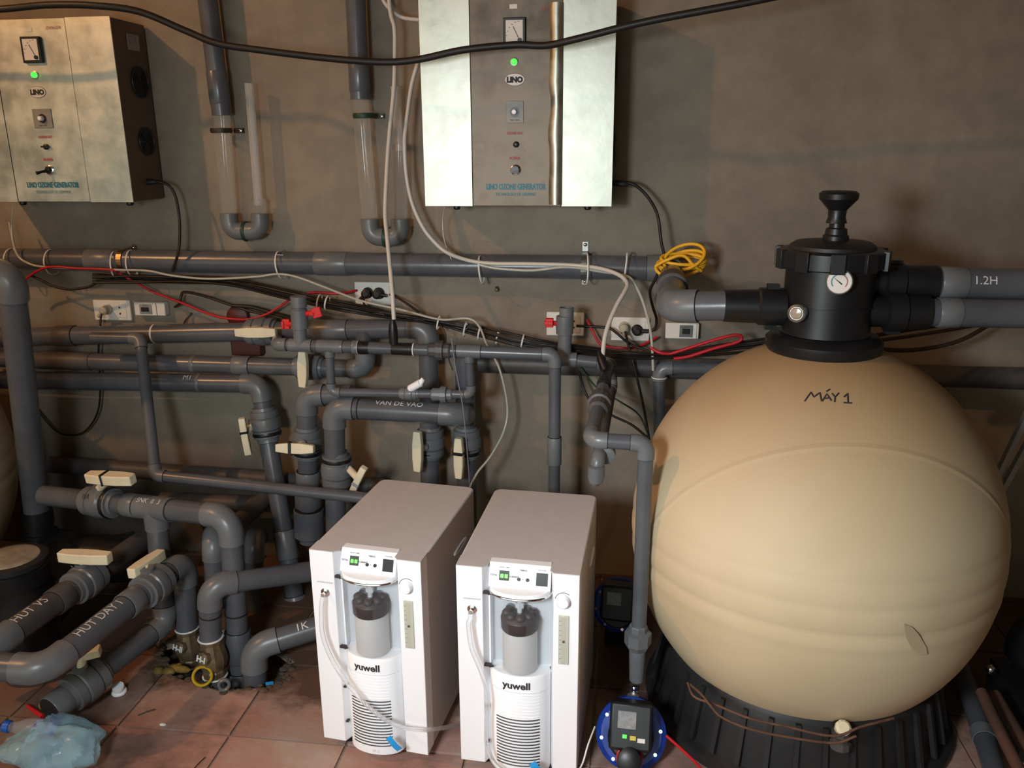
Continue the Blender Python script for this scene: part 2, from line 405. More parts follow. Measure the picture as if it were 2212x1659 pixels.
# crumbs of broken mortar round the hole edge
g = G()
for k in range(170):
    i = random.randrange(6); a, b = hole[i], hole[(i+1) % 6]; t = random.random(); s = random.uniform(.004, .013)
    x = a[0]+(b[0]-a[0])*t+random.gauss(0, .010); y = a[1]+(b[1]-a[1])*t+random.gauss(0, .010)
    g.ell((x, y, random.uniform(-.012, .002)), s*1.3, s, s*.6, 6, 4)
g.build('mortar_crumbs', dirt, floor, smooth=0, kind='stuff')

# ------------------------------------------------------------------ pipe runs
def straight(par, A, B, r, m, name='pipe', seg=24):
    return G().cyl(A, B, r, seg).build(name, m, par)
def coupling(par, A, B, t, ln, rr, m=None, name='coupling'):
    A, B = V(A), V(B); d = (B-A).normalized(); c = A.lerp(B, t)
    g = G().lathe([(rr*.97, -ln/2), (rr, -ln/2+.002), (rr, ln/2-.002), (rr*.97, ln/2)], c, d, 24)
    g.lathe([(rr*.93, -ln/2-.0012), (rr*.93, -ln/2)], c, d, 24, mi=1).lathe([(rr*.93, ln/2), (rr*.93, ln/2+.0012)], c, d, 24, mi=1)
    return g.build(name, [m or pvc_l, dark], par)
def run(name, label, pts, r, m=None, cat='pipe', bend=1.25, group=None, fit=None, loc=None, ends=(0, 0), par=None, ek=1.13):
    """pts: room points; every inner point becomes an elbow, every stretch a pipe."""
    m = m or pvc; fit = fit or pvc_l; pts = [V(q) for q in pts]
    R0 = par or root(name, loc or min(pts, key=lambda q: q.z), label, cat, group)
    n = len(pts); cut = [0]*n; elbows = []
    for i in range(1, n-1):
        a = (pts[i-1]-pts[i]).normalized(); b = (pts[i+1]-pts[i]).normalized(); ang = pi-a.angle(b)
        Rb = bend*r; T = Rb*tan(ang/2); s = r*.75
        c = pts[i]; p0 = c+a*T; p1 = c+b*T; pt = [p0+a*s, p0+a*s*.5]
        bis = (a+b)
        if bis.length > 1e-3:
            cen = c+bis.normalized()*(Rb/cos(ang/2))
            v0 = p0-cen; ax = v0.cross(p1-cen)
            if ax.length < 1e-9: pt += [p0, p1]
            else:
                ax.normalize(); N = 9
                for k in range(N+1): pt.append(cen+Matrix.Rotation(ang*k/N, 3, ax) @ v0)
        pt += [p1+b*s*.5, p1+b*s]
        g = G().tube(pt, r*ek, 24)
        e0, e1 = p0+a*s, p1+b*s
        g.lathe([(r*1.05, 0), (r*1.05, .0015)], e0, a, 24, mi=1).lathe([(r*1.05, 0), (r*1.05, .0015)], e1, b, 24, mi=1)
        g.build('elbow', [fit, dark], R0); cut[i] = T+s*.3
    for i in range(n-1):
        d = (pts[i+1]-pts[i]).normalized(); A = pts[i]+d*cut[i]; B = pts[i+1]-d*cut[i+1]
        if (B-A).dot(d) > .002: straight(R0, A, B, r, m)
    return R0
def tee(par, c, dmain, dbr, r, rb=None, L=2.0, m=None):
    c = V(c); dm = V(dmain).normalized(); db = V(dbr).normalized(); rb = rb or r
    g = G().lathe([(r*1.13, -r*L), (r*1.13, r*L)], c, dm, 24).lathe([(rb*1.13, 0), (rb*1.13, r*1.13+rb*.9)], c, db, 24)
    g.lathe([(r*1.05, -r*L-.0015), (r*1.05, -r*L)], c, dm, 24, mi=1).lathe([(r*1.05, r*L), (r*1.05, r*L+.0015)], c, dm, 24, mi=1)
    g.lathe([(rb*1.05, r*1.13+rb*.9), (rb*1.05, r*1.13+rb*.9+.0015)], c, db, 24, mi=1)
    return g.build('tee', [m or pvc_l, dark], par)
def bar(A, B, w0, w1, th, nrm):
    """tapered boat-shaped handle bar between A and B"""
    A, B = V(A), V(B); d = (B-A).normalized(); L = (B-A).length; nrm = V(nrm); n = (nrm-d*nrm.dot(d)).normalized(); s = d.cross(n); c = (A+B)/2
    pr = [(-.5, w1), (-.46, w1*1.12), (-.18, w0), (.18, w0), (.46, w1*1.12), (.5, w1)]
    pts = [c+d*(L*t)+s*(q/2) for t, q in pr]+[c+d*(L*t)-s*(q/2) for t, q in reversed(pr)]
    return pts, n
def valve(par, c, d, r, stem, hA, hB, w=.022, th=.016, tape=False, hm=None, L=3.4, m=None, name='valve', wide=None):
    """ball valve: body with two union nuts, handle hA-hB seen from stem side"""
    c, d, stem = V(c), V(d).normalized(), V(stem).normalized(); K = L*r/2
    R1 = r*1.5
    prof = [(r*1.12, -K), (r*1.16, -K*.82), (R1*.93, -K*.8), (R1*.93, -K*.42), (r*1.3, -K*.4), (R1*.98, -K*.3), (R1*1.02, 0), (R1*.98, K*.3), (r*1.3, K*.4), (R1*.93, K*.42), (R1*.93, K*.8), (r*1.16, K*.82), (r*1.12, K)]
    g = G().lathe(prof, c, d, 20)
    hA, hB = V(hA), V(hB); hc = (hA+hB)/2
    g.cyl(c, c+stem*(R1*1.12), r*.55, 16)
    b = g.build(name, [m or pvc_l], par, smooth=30)
    hpts, n = bar(hA, hB, w, w*.68, th, stem)
    g2 = G().prism([q-n*th/2 for q in hpts], n*th)
    foot = c+stem*(R1*.9)
    g2.cyl(foot, hc, .012, 14)
    g2.build('handle', hm or ivory, b, smooth=30, bevel=.0025)
    if tape:
        dd = (hB-hA).normalized(); s = dd.cross(n).normalized(); L0 = (hB-hA).length; cc = hc+dd*L0*(-.12)
        G().obox(cc, dd*.0055+s*.004, s*(w/2+.002), n*(th/2+.0015)).build('tape', black, b, bevel=.001)
        G().torus(c+d*K*.6, d, R1*.93, .0035, 24, 6, sq=2).build('tape', black, b)
    return b

# ---- R1 long wall pipe and its run to the filter
TX, TY = .509, -.65     # tank axis
VZ = P(1600, 660, TY).z
a0 = P(-900, 546, -.06); a1 = P(1452, 580, -.06); a2 = P(1452, 662, -.60); a3 = P(1592, 660, TY)
r1 = run('wall_pipe', 'long grey pipe along the wall under both metal cabinets, reaching the filter head', [a0, a1, a2, a3], .0375, bend=1.3)
coupling(r1, a0, a1, .724, .11, .0395); coupling(r1, a0, a1, .52, .10, .0395)
G().lathe([(.045, -.05), (.045, .02), (.043, .0201), (.043, .024)], a1.lerp(a2, .55), a2-a1, 24).build('paper_sleeve', pvc_d, r1)
# pipe hangers
def hanger(x, y0, y1, lab, bright=False):
    q = P(x, (y0+y1)/2, -.06); top = P(x, y0, -.004).z; bot = P(x, y1, -.004).z
    c = a0.lerp(a1, (q.x-a0.x)/(a1.x-a0.x)); R0 = root('pipe_bracket', (q.x, 0, bot), lab, 'bracket')
    g = G(); n = 14
    pts = []
    for k in range(n+1):
        t = -pi/2+pi*k/n; pts.append(V((q.x, c.y-cos(t)*.041, c.z+sin(t)*.041)))
    pts = [V((q.x, -.002, bot)), V((q.x, -.002, c.z-.044)), V((q.x, -.02, c.z-.0415))]+pts+[V((q.x, -.02, c.z+.0415)), V((q.x, -.002, c.z+.044)), V((q.x, -.002, top))]
    for i in range(len(pts)-1):
        d = pts[i+1]-pts[i]; g.obox((pts[i]+pts[i+1])/2, (.009, 0, 0), d/2*1.05, d.cross(V((1, 0, 0))).normalized()*.001)
    g.build('strap', brassb if bright else zinc, R0)
    for z in (top-.008, bot+.008):
        G().lathe([(.006, 0), (.006, .003), (.003, .005)], (q.x, -.003, z), (0, -1, 0), 12).build('screw', chrome, R0)
hanger(1262, 523, 614, 'flat metal bracket holding the long wall pipe right of the middle')
hanger(270, 530, 596, 'small brassy bracket holding the long wall pipe below the left cabinet', True)

# ---- vertical pipes with clear U tubes
def utube(lab, x0, y0, x1, y1, xb, yb, xr, yr, xt, yt, rtop, strapx, strapy, sm, ymid=None):
    Y = -.06; R0 = root('drop_pipe', P(xb, yb, Y), lab, 'pipe')
    A, B = P(x0, y0, Y), P(x1, y1, Y); Cc = P(xb, yb, Y); D = P(xr, yr, Y); E_ = P(xt, yt, Y)
    d_ = (A-B).normalized(); straight(R0, B+d_*((3.68-B.z)/d_.z), B, .0305, pvc)
    coupling(R0, A, B, .80, .10, .0325, pvc)
    G().cyl(B, Cc, .026, 24).build('clear_tube', clear, R0)
    bl = .048; l1 = Cc-V((0, 0, bl)); r1_ = V((D.x, D.y, l1.z))
    # two elbows joined
    for (p, q, s) in ((Cc, l1, 1), (D, r1_, -1)):
        hor = V((1, 0, 0))*s; rr = .0295; Rb = .032; pts = [p+V((0, 0, .010)), p]; cen = V((q.x+Rb*s, Y, q.z+Rb))
        for k in range(9):
            t = pi/2*k/8; pts.append(cen+V((-s*cos(t)*Rb, 0, -sin(t)*Rb)))
        pts.append(V(((Cc.x+D.x)/2, Y, q.z)))
        G().tube(pts, rr, 20).build('elbow', pvc_l, R0)
    mid = P(xr+(xt-xr)*.12, ymid or yr-35, Y)
    G().cyl(D+V((0, 0, -.004)), mid, .0235, 20).build('clear_socket', clear, R0)
    # ribbed thin riser
    g = G(); g.cyl(mid-(E_-mid).normalized()*.02, E_, rtop, 16)
    dd = (E_-mid).normalized()
    for k in (-1, 0, 1):
        off = V((k*rtop*.72, -sqrt(max(0, 1-(k*.72)**2))*rtop, 0)); g.cyl(mid+off, E_+off, .0012, 6)
    g.build('riser_tube', ribbed, R0)
    c = P(strapx, strapy, Y); g = G().torus(c, (0, 0, 1), .0315, .004, 24, 6, sq=2.2).box((c.x+.02, -.012, c.z-.008), (c.x+.052, -.001, c.z+.008))
    st = g.build('strap', sm, R0); G().lathe([(.005, 0), (.005, .004), (.002, .005)], (c.x+.044, -.012, c.z), (0, -1, 0), 10).build('screw', chrome, st)
    c = V(((Cc.x+D.x)/2, Y, l1.z)); G().torus(c, (1, 0, 0), .031, .003, 20, 6, sq=2).build('strap', greenm, R0)
utube('grey drop pipe with clear U tube and brown strap near the left cabinet', 441, -60, 479, 249, 495, 468, 561, 468, 538, 180, .0135, 478, 282, brownm, 430)
utube('grey drop pipe with clear U tube and green strap, left of the middle cabinet', 765, -60, 778, 215, 799, 480, 864, 480, 854, 187, .0150, 786, 250, greenm, 312)

# ---- R4 upper left wall pipe
Y4 = -.09
p0, p1, p2 = P(-60, 730, Y4), P(925, 708, Y4), P(930, 1120, Y4-.03)
r4 = run('wall_pipe', 'upper left grey wall pipe with a level ivory handle, turning down behind the white unit', [p0, p1, p2], .0325)
coupling(r4, p0, p1, .22, .07, .037, pvc_d); coupling(r4, p0, p1, .06, .05, .035); coupling(r4, p0, p1, .80, .12, .036); coupling(r4, p0, p1, .42, .006, .0335, ring_w, 'clamp')
valve(r4, P(566, 716, Y4), p1-p0, .0325, V((0, -1, 0)), P(509, 718, -.185), P(597, 718, -.185), w=.034, th=.02)
valve(r4, P(930, 955, Y4-.02), p2-p1, .0325, V((-.25, -1, 0)), P(902, 932, -.20), P(903, 1018, -.20), w=.034, th=.02)
G().torus(P(926, 975, Y4-.02), p2-p1, .047, .002, 24, 5).build('wire_tie', blackm, r4)
# ---- R5
p0, p1, p2, p3 = P(-60, 774, -.10), P(640, 791, -.10), P(790, 797, -.10), P(786, 715, -.10)
r5 = run('wall_pipe', 'second grey wall pipe on the left, with an upright ivory handle and a U-bend up', [p0, p2, p3], .0295)
coupling(r5, p0, p2, .25, .20, .032, pvc_d); coupling(r5, p0, p2, .58, .015, .031); coupling(r5, p0, p2, .70, .06, .034)
valve(r5, P(668, 793, -.10), p2-p1, .0295, V((-.15, -1, 0)), P(654, 758, -.19), P(655, 836, -.19), w=.034, th=.02)
# ---- R6
p0, p1, p2, p3, p4 = P(-60, 820, -.13), P(561, 829, -.13), P(578, 940, -.15), P(598, 1060, -.20), P(646, 1345, -.30)
r6 = run('wall_pipe', 'third grey wall pipe on the left, dropping to the floor with a side handle', [p0, p1, p2, p4], .0315)
coupling(r6, p0, p1, .80, .012, .033)
valve(r6, P(574, 915, -.145), p2-p1, .0335, V((-1, -.35, 0)), P(522, 903, -.22), P(537, 982, -.22), w=.034, th=.022, tape=True)
coupling(r6, p2, p4, .58, .10, .037, pvc_l); coupling(r6, p2, p4, .93, .10, .038)
lettering('M1', .026, on_pipe(p0, p1, .0315, .77, (0, -1, 1.2)), inkw, r6)
# ---- R7
p0, p1, p2 = P(760, 852, -.22), P(662, 854, -.22), P(668, 1170, -.22)
r7 = run('grey_pipe', 'grey elbowed pipe dropping behind the taped sideways ivory handle', [p0, p1, p2], .033)
valve(r7, P(664, 955, -.22), p2-p1, .033, V((0, -1, .2)), P(597, 967, -.32), P(679, 970, -.32), w=.034, th=.022, tape=True)
coupling(r7, p1, p2, .55, .05, .041); coupling(r7, p1, p2, .68, .07, .046, pvc); coupling(r7, p1, p2, .86, .10, .051, pvc)
# ---- R8
Y8 = -.29
p0, p1, p2, p3 = P(728, 1290, Y8-.02), P(722, 880, Y8), P(1000, 896, Y8), P(1004, 896, -.12)
r8 = run('grey_pipe', 'thick grey pipe with white handwriting crossing above the left white unit', [p0, p1, p2, p3], .0335)
coupling(r8, p1, p2, .20, .004, .035, dark, 'joint_ring')
valve(r8, P(727, 1015, Y8), p1-p0, .0335, V((1, -.2, .3)), P(763, 1060, -.34), P(787, 1010, -.36), w=.030, th=.022, tape=True, L=3.8)
lettering('VAN DE VAO', .026, on_pipe(p1, p2, .0335, .52, (0, -.7, 1.3)), inkw, r8)
# ---- R9
p0, p1 = P(1004, 760, -.13), P(1010, 1180, -.15)
r9 = run('wall_pipe', 'upright grey pipe with black-taped ivory handle behind the left white unit', [p0, p1], .0325, loc=p1)
valve(r9, P(1008, 955, -.14), p1-p0, .0325, V((-.2, -1, 0)), P(991, 946, -.24), P(992, 1033, -.24), w=.032, th=.02, tape=True)
# ---- R10 injector line
Y10 = -.31
q0, q1, q2, q3 = P(598, 744, -.12), P(600, 744, Y10), P(1199, 766, Y10), P(1196, 1200, Y10)
r10 = run('injector_line', 'slim grey pipe line with black venturi, turning down between the white units', [P(598, 730, -.10), q1, q2, q3], .0185, bend=1.3)
L10 = q2-q1
def on10(x): return P(x, 744+(x-600)*22/599, Y10)
coupling(r10, on10(700), on10(760), .5, .035, .0205); coupling(r10, on10(700), on10(770), .98, .02, .0215)
tee(r10, on10(650), L10, (0, 0, 1), .0185); tee(r10, on10(711), L10, (0, 0, -1), .0185, .014); tee(r10, on10(1013), L10, (0, 0, -1), .0185, .014)
A, B = on10(775), on10(893)
G().lathe([(.020, 0), (.020, .02), (.0165, .055), (.0155, .08), (.019, .11), (.020, (B-A).length)], A, B-A, 20).lathe([(.012, .0), (.014, .03), (.0145, .055), (.012, .075), (.007, .09)], on10(851), (0, 0, 1), 16).build('venturi', black, r10)
for (t, x) in ((0, 774), (1, 894)): G().torus(on10(x), L10, .0195, .0022, 24, 6).build('sealing_tape', ring_w, r10)
c = on10(950); g = G().lathe([(.020, -.035), (.024, -.03), (.024, -.012), (.031, -.010), (.031, .012), (.024, .014), (.024, .03), (.020, .035)], c, L10, 12); g.build('union_nut', pvc_d, r10, smooth=20)
coupling(r10, q2, q3, .46, .09, .0225)
# stub with red butterfly handles
s0, s1 = on10(650)+V((0, 0, .03)), P(644, 640, Y10)
g = G().cyl(s0, s1, .0205, 20).lathe([(.0205, -.03), (.0265, -.028), (.0265, .03), (.0225, .034)], P(647, 690, Y10), (0, 0, 1), 12)
g.lathe([(.021, -.035), (.0245, -.033), (.0245, 0), (.019, 0), (.019, -.02)], s1, (0, 0, 1), 20, closed=False)
tv = g.build('valve', pvc_l, r10)
c = P(682, 675, Y10-.01); G().cyl(P(655, 678, Y10), c, .008, 10).obox(c+V((.004, 0, 0)), (.014, 0, .004), (0, .006, 0), (-.004, 0, .015)).obox(c-V((.012, 0, .004)), (.007, 0, 0), (0, .01, 0), (0, 0, .005)).build('handle', red, tv, bevel=.002, label='red butterfly handle')
c = P(619, 700, Y10+.01); G().cyl(P(640, 700, Y10), c, .008, 10).obox(c, (.011, 0, 0), (0, .006, 0), (0, 0, .016)).obox(c+V((-.010, 0, -.002)), (.004, 0, 0), (0, .011, 0), (0, 0, .012)).build('handle', red, tv, bevel=.002, label='red butterfly handle')
# bypass loop
b0, b1, b2, b3 = on10(711), P(716, 847, Y10), P(1018, 852, Y10), on10(1013)
run('', '', [b0-V((0, 0, .02)), b1, b2, b3-V((0, 0, .02))], .0135, par=r10, bend=1.4)
valve(r10, P(884, 850, Y10), b2-b1, .0135, V((.25, -.3, 1)), P(903, 836, Y10-.02), P(914, 818, Y10-.02), w=.016, th=.008, L=4.5, hm=white)
c = P(955, 852, Y10); G().lathe([(.014, -.035), (.020, -.03), (.020, -.006), (.026, -.004), (.026, .014), (.018, .016), (.018, .03), (.0145, .034)], c, b2-b1, 14).build('union_nut', pvc_l, r10, smooth=20)

# ---- R14 low wall pipe to the right, R13, R11/R12 second injector
p0, p1 = P(1035, 783, -.07), P(2700, 832, -.07)
r14 = run('wall_pipe', 'dark grey wall pipe passing behind the big sand filter tank', [p0, p1], .034, m=pvc_d)
p0, p1, p2 = P(1560, 797, -.13), P(1424, 795, -.13), P(1424, 1050, -.13)
r13 = run('grey_pipe', 'grey elbow pipe dropping at the left shoulder of the sand filter tank', [p0, p1, p2], .0195, bend=1.3)
G().torus(P(1424, 815, -.13), (0, 0, 1), .0235, .002, 24, 6).build('zip_tie', ring_w, r13)
Y11 = -.20
p0, p1, p2 = P(1223, 668, Y11), P(1219, 776, Y11), P(1318, 786, Y11)
r11 = root('injector_line', P(1378, 1480, -.86), 'grey pipe line with open-topped red-handled stub, dropping in front of the tank', 'pipe')
g = G().cyl(P(1219, 752, Y11), P(1223, 690, Y11), .0215, 20).lathe([(.0215, -.03), (.027, -.028), (.028, 0), (.027, .028), (.022, .03)], P(1220, 702, Y11), (0, 0, 1), 14)
g.lathe([(.0215, -.05), (.0225, -.045), (.0225, 0), (.0195, 0), (.0195, -.04), (.001, -.04)], P(1224, 664, Y11), (0, 0, 1), 24, closed=False)
tv = g.build('valve', pvc_l, r11)
c = P(1187, 697, Y11-.01); G().cyl(P(1215, 700, Y11), c, .008, 10).obox(c, (.012, 0, 0), (0, .008, 0), (0, 0, .014)).obox(c-V((.002, 0, 0)), (.014, 0, 0), (0, .013, 0), (0, 0, .006)).build('handle', red, tv, bevel=.002, label='red butterfly handle')
run('', '', [P(1219, 745, Y11), p1, p2, P(1312, 800, -.33)], .0195, par=r11)
tee(r11, p1, (1, 0, 0), (0, 0, 1), .0195)
u0 = P(1314, 792, -.32); u1 = P(1276, 950, -.86); u2 = P(1396, 958, -.86); u3 = P(1379, 1385, -.86); du = u1-u0
run('', '', [u0.lerp(u1, .35), u1, u2, u3], .0185, par=r11, bend=1.3)
G().lathe([(.019, 0), (.021, .03), (.017, .07), (.017, .10), (.021, .16), (.019, .17)], u0, du, 18).build('venturi', black, r11)
G().lathe([(.012, 0), (.0145, .02), (.0135, .05), (.007, .075)], u0.lerp(u1, .12), P(1300, 778, -.36)-u0.lerp(u1, .12), 14).build('hose_nozzle', black, r11)
G().lathe([(.021, -.05), (.028, -.045), (.028, -.02), (.032, -.018), (.032, .01), (.026, .012), (.026, .05), (.021, .055)], u0.lerp(u1, .56), du, 14).build('union_nut', pvc_d, r11, smooth=20)
# lower bypass branch
v0, v1 = P(1322, 830, -.20), P(1300, 985, -.80)
G().cyl(P(1320, 800, Y11), v0+V((0, 0, -.01)), .018, 18).build('pipe', pvc_d, r11)
run('', '', [P(1320, 812, Y11), P(1321, 838, Y11-.01), P(1292, 990, -.74), P(1285, 1040, -.75)], .016, par=r11, m=pvc_d)
G().lathe([(.016, 0), (.022, .004), (.022, .03), (.018, .045), (.006, .055)], P(1288, 1005, -.75), (0, 0, -1), 18).build('end_cap', pvc_l, r11)
G().lathe([(.020, -.012), (.026, -.008), (.026, .010), (.020, .014)], P(1308, 980, -.70), V((-.1, -1, -.1)), 18).build('union_nut', pvc_l, r11)
c = P(1378, 1375, -.86)
G().lathe([(.021, .035), (.023, .03), (.023, .016), (.034, .012), (.034, -.018), (.027, -.032), (.021, -.036)], c, (0, 0, 1), 8).build('union_nut', pvc_l, r11, smooth=20)
G().cyl(c-V((0, 0, .036)), P(1375, 1468, -.86), .0215, 20, r2=.0185).build('pipe', pvc_l, r11)
G().lathe([(.012, 0), (.012, .004), (.009, .005), (.012, .008), (.012, .012), (.009, .013), (.012, .017), (.012, .03)], P(1370, 1500, -.86), (0, 0, 1), 16).build('threaded_nipple', chrome, r11)

# ---- R25 small loop pipe from the upper pipe
p0, p1, p2, p3, p4 = P(200, 729, -.19), P(303, 731, -.19), P(336, 1027, -.40), P(600, 1049, -.40), P(810, 1078, -.40)
r25 = run('grey_pipe', 'slender grey pipe dropping at left then running right behind the left white unit', [p0, p1, p2, p4], .0185, bend=1.4)
p0, p1 = P(110, 1003, -.10), P(830, 1053, -.10)
r26 = run('wall_pipe', 'dusty dark pipe running low along the wall foot', [p0, p1], .031, m=pvc_d)
p0, p1 = P(350, 1080, -.12), P(560, 1090, -.12)
r27 = run('wall_pipe', 'short dark pipe at the wall foot under the slender loop pipe', [p0, p1], .03, m=pvc_d)
p0, p1 = P(490, 1150, -.42), P(585, 1068, -.14)
r24 = run('grey_pipe', 'dark slanting pipe rising to the wall behind the taped valves', [p0, p1], .030, m=pvc_d)
p0, p1, p2 = P(560, 1160, -.20), P(548, 1160, -.36), P(552, 1400, -.38)
r23 = run('grey_pipe', 'dark upright pipe deep between the floor pipes', [p0, p1, p2], .03, m=pvc_d)
p0, p1, p2 = P(470, 1150, -.40), P(460, 1158, -.58), P(466, 1310, -.60)
r22 = run('grey_pipe', 'short upright grey pipe just behind the big arched pipe', [p0, p1, p2], .030)

# ---- R15 big upright left pipe
p0, p1, p2 = P(-500, 560, -.55), P(22, 590, -.55), P(80, 1110, -.45)
r15 = run('large_grey_pipe', 'big upright grey pipe at the left edge, elbow at its top', [p0, p1, p2], .0385, bend=1.2)
G().lathe([(.044, .0), (.044, .05), (.041, .052), (.041, .075), (.052, .077), (.052, .09)], P(82, 1108, -.45)+V((0, 0, .01)), (.0, 0, -1), 20).build('union_nut', black, r15)

# ---- R16 arched valve pipe
Y16 = -.66
p0, p1, p2, p3, p4 = P(95, 1070, -.50), P(230, 1090, -.60), P(485, 1117, Y16), P(511, 1180, Y16), P(522, 1505, Y16-.02)
p2 = P(497, 1116, Y16)
r16 = run('valve_pipe', 'arched grey pipe with a black-taped ivory handle on top, dropping to the floor hole', [p0, p2, p4], .032, bend=1.7)
d16 = (p2-p0)
def on16(x): t = (x-95)/(497-95); return p0.lerp(p2, t)
cc = on16(228); valve(r16, cc, d16, .033, (0, -.1, 1), P(190, 1030, -.60), P(288, 1036, -.62), w=.040, th=.030, tape=True, L=3.9)
coupling(r16, p0, p2, .50, .045, .0365); tee(r16, on16(345), d16, (0, 0, -1), .032, L=1.9)
coupling(r16, p2, p4, .52, .006, .033, dark, 'joint_ring'); coupling(r16, p2, p4, .70, .10, .038, pvc); coupling(r16, p2, p4, .93, .10, .039, pvc)
br0 = on16(345); br1 = P(356, 1345, Y16); br2 = F(205, 1478, .10); br3 = F(115, 1530, .07)
run('', '', [br0-V((0, 0, .05)), br1, br3], .0315, par=r16)
coupling(r16, br0, br1, .50, .05, .036)
c = br1.lerp(br3, .74); dd = (br3-br1)
valve(r16, c, dd, .036, (0, -.15, 1), c+V((-.045, .0, .085)), c+V((.040, .03, .088)), w=.036, th=.026, L=3.3)
coupling(r16, br1, br3, .96, .05, .040, pvc_l)
lettering('IIA', .024, on_pipe(p0, p2, .050, .31, (0, -1, .8)), inkb, r16)
lettering('SNK  II  3', .022, on_pipe(p0, p2, .0365, .62, (0, -.8, 1.2)), inkw, r16)

# ---- R18, R19 diagonal floor pipes
z = .30
e0, e1, e2 = F(-160, 1345, z), F(-30, 1405, z), F(345, 1142, z)
r18 = run('valve_pipe', 'diagonal grey pipe with level ivory handle, nearest the black pump', [e0, e1, e2], .0335, m=pvc_d)
c = e1.lerp(e2, .50); d18 = e2-e1; valve(r18, c, d18, .035, (0, 0, 1), P(130, 1200, c.y), P(238, 1206, c.y), w=.040, th=.030, L=3.2)
coupling(r18, e1, e2, .36, .05, .0385, pvc_d)
lettering('HUT VS', .034, on_pipe(e1, e2, .0335, .20, (.2, -.9, 1.1)), inkw, r18)
g0, g1, g2, g3, = F(-40, 1438, z), F(95, 1447, z), F(398, 1212, z), P(404, 1357, F(398, 1212, z).y)
r19 = run('valve_pipe', 'diagonal grey pipe with slanted ivory handle bending into a brass check valve', [g0, g1, g2, g3], .0335, bend=1.5)
d19 = g2-g1; c = g1.lerp(g2, .73); hs = P(283, 1240, c.y-.03); he = P(350, 1196, c.y+.10)
valve(r19, c, d19, .035, (-.1, -.1, 1), hs, he, w=.038, th=.030, L=3.0)
coupling(r19, g1, g2, .56, .05, .0385, pvc_l)
lettering('HUT DAY I', .034, on_pipe(g1, g2, .0335, .33, (.2, -.9, 1.1)), inkw, r19)
def check(par, top, mark):
    g = G().lathe([(.034, 0), (.034, -.012), (.030, -.014), (.034, -.03), (.041, -.05), (.043, -.07), (.036, -.095), (.030, -.10), (.034, -.105), (.034, -.13)], top, (0, 0, 1), 10)
    g.lathe([(.022, 0), (.024, .035), (.020, .045), (.012, .048)], V(top)+V((0, 0, -.055)), (-.25, -1, .25), 8)
    cv = g.build('check_valve', brass, par, smooth=25)
    G().torus(V(top)+V((0, 0, .002)), (0, 0, 1), .034, .003, 24, 6).build('sealing_ring', ring_w, cv); G().torus(V(top)+V((0, 0, -.125)), (0, 0, 1), .034, .003, 24, 6).build('sealing_ring', ring_w, cv)
    n = V((-.25, -1, .25)).normalized(); ux = V((1, -.25, -.12)).normalized(); uy = n.cross(ux).normalized(); uy = uy if uy.z > 0 else -uy
    lettering(mark, .024, on_plane(V(top)+V((0, 0, -.055))+n*.0495, ux, uy), ring_w, cv, bold=.0012)
    G().cyl(V(top)+V((0, 0, -.13)), V(top)+V((0, 0, -.20)), .032, 20).build('pipe', pvc, par)
check(r19, g3, 'H-II')
Y20 = -.74
k0, k1, k2, k3 = P(455, 1378, Y20), P(453, 1264, Y20), P(560, 1250, Y20+.10), P(720, 1228, -.50)
r20 = run('grey_pipe', 'grey pipe from the lower brass check valve crossing behind the arched pipe', [k0, k1, k3], .031, bend=1.4)
coupling(r20, k0, k1, .45, .006, .032, dark, 'joint_ring')
check(r20, k0, 'H-I')
# ---- R21 floor elbow
j0, j1, j2 = P(720, 1345, -.62), P(548, 1398, -.72), P(552, 1500, -.73)
r21 = run('grey_pipe', 'thick grey elbow pipe entering the broken floor beside the left white unit', [j0, j1, j2], .0345, bend=1.6)
lettering('1K', .034, on_pipe(j1, j0, .0345, .62, (.0, -.8, 1.2)), inkw, r21)

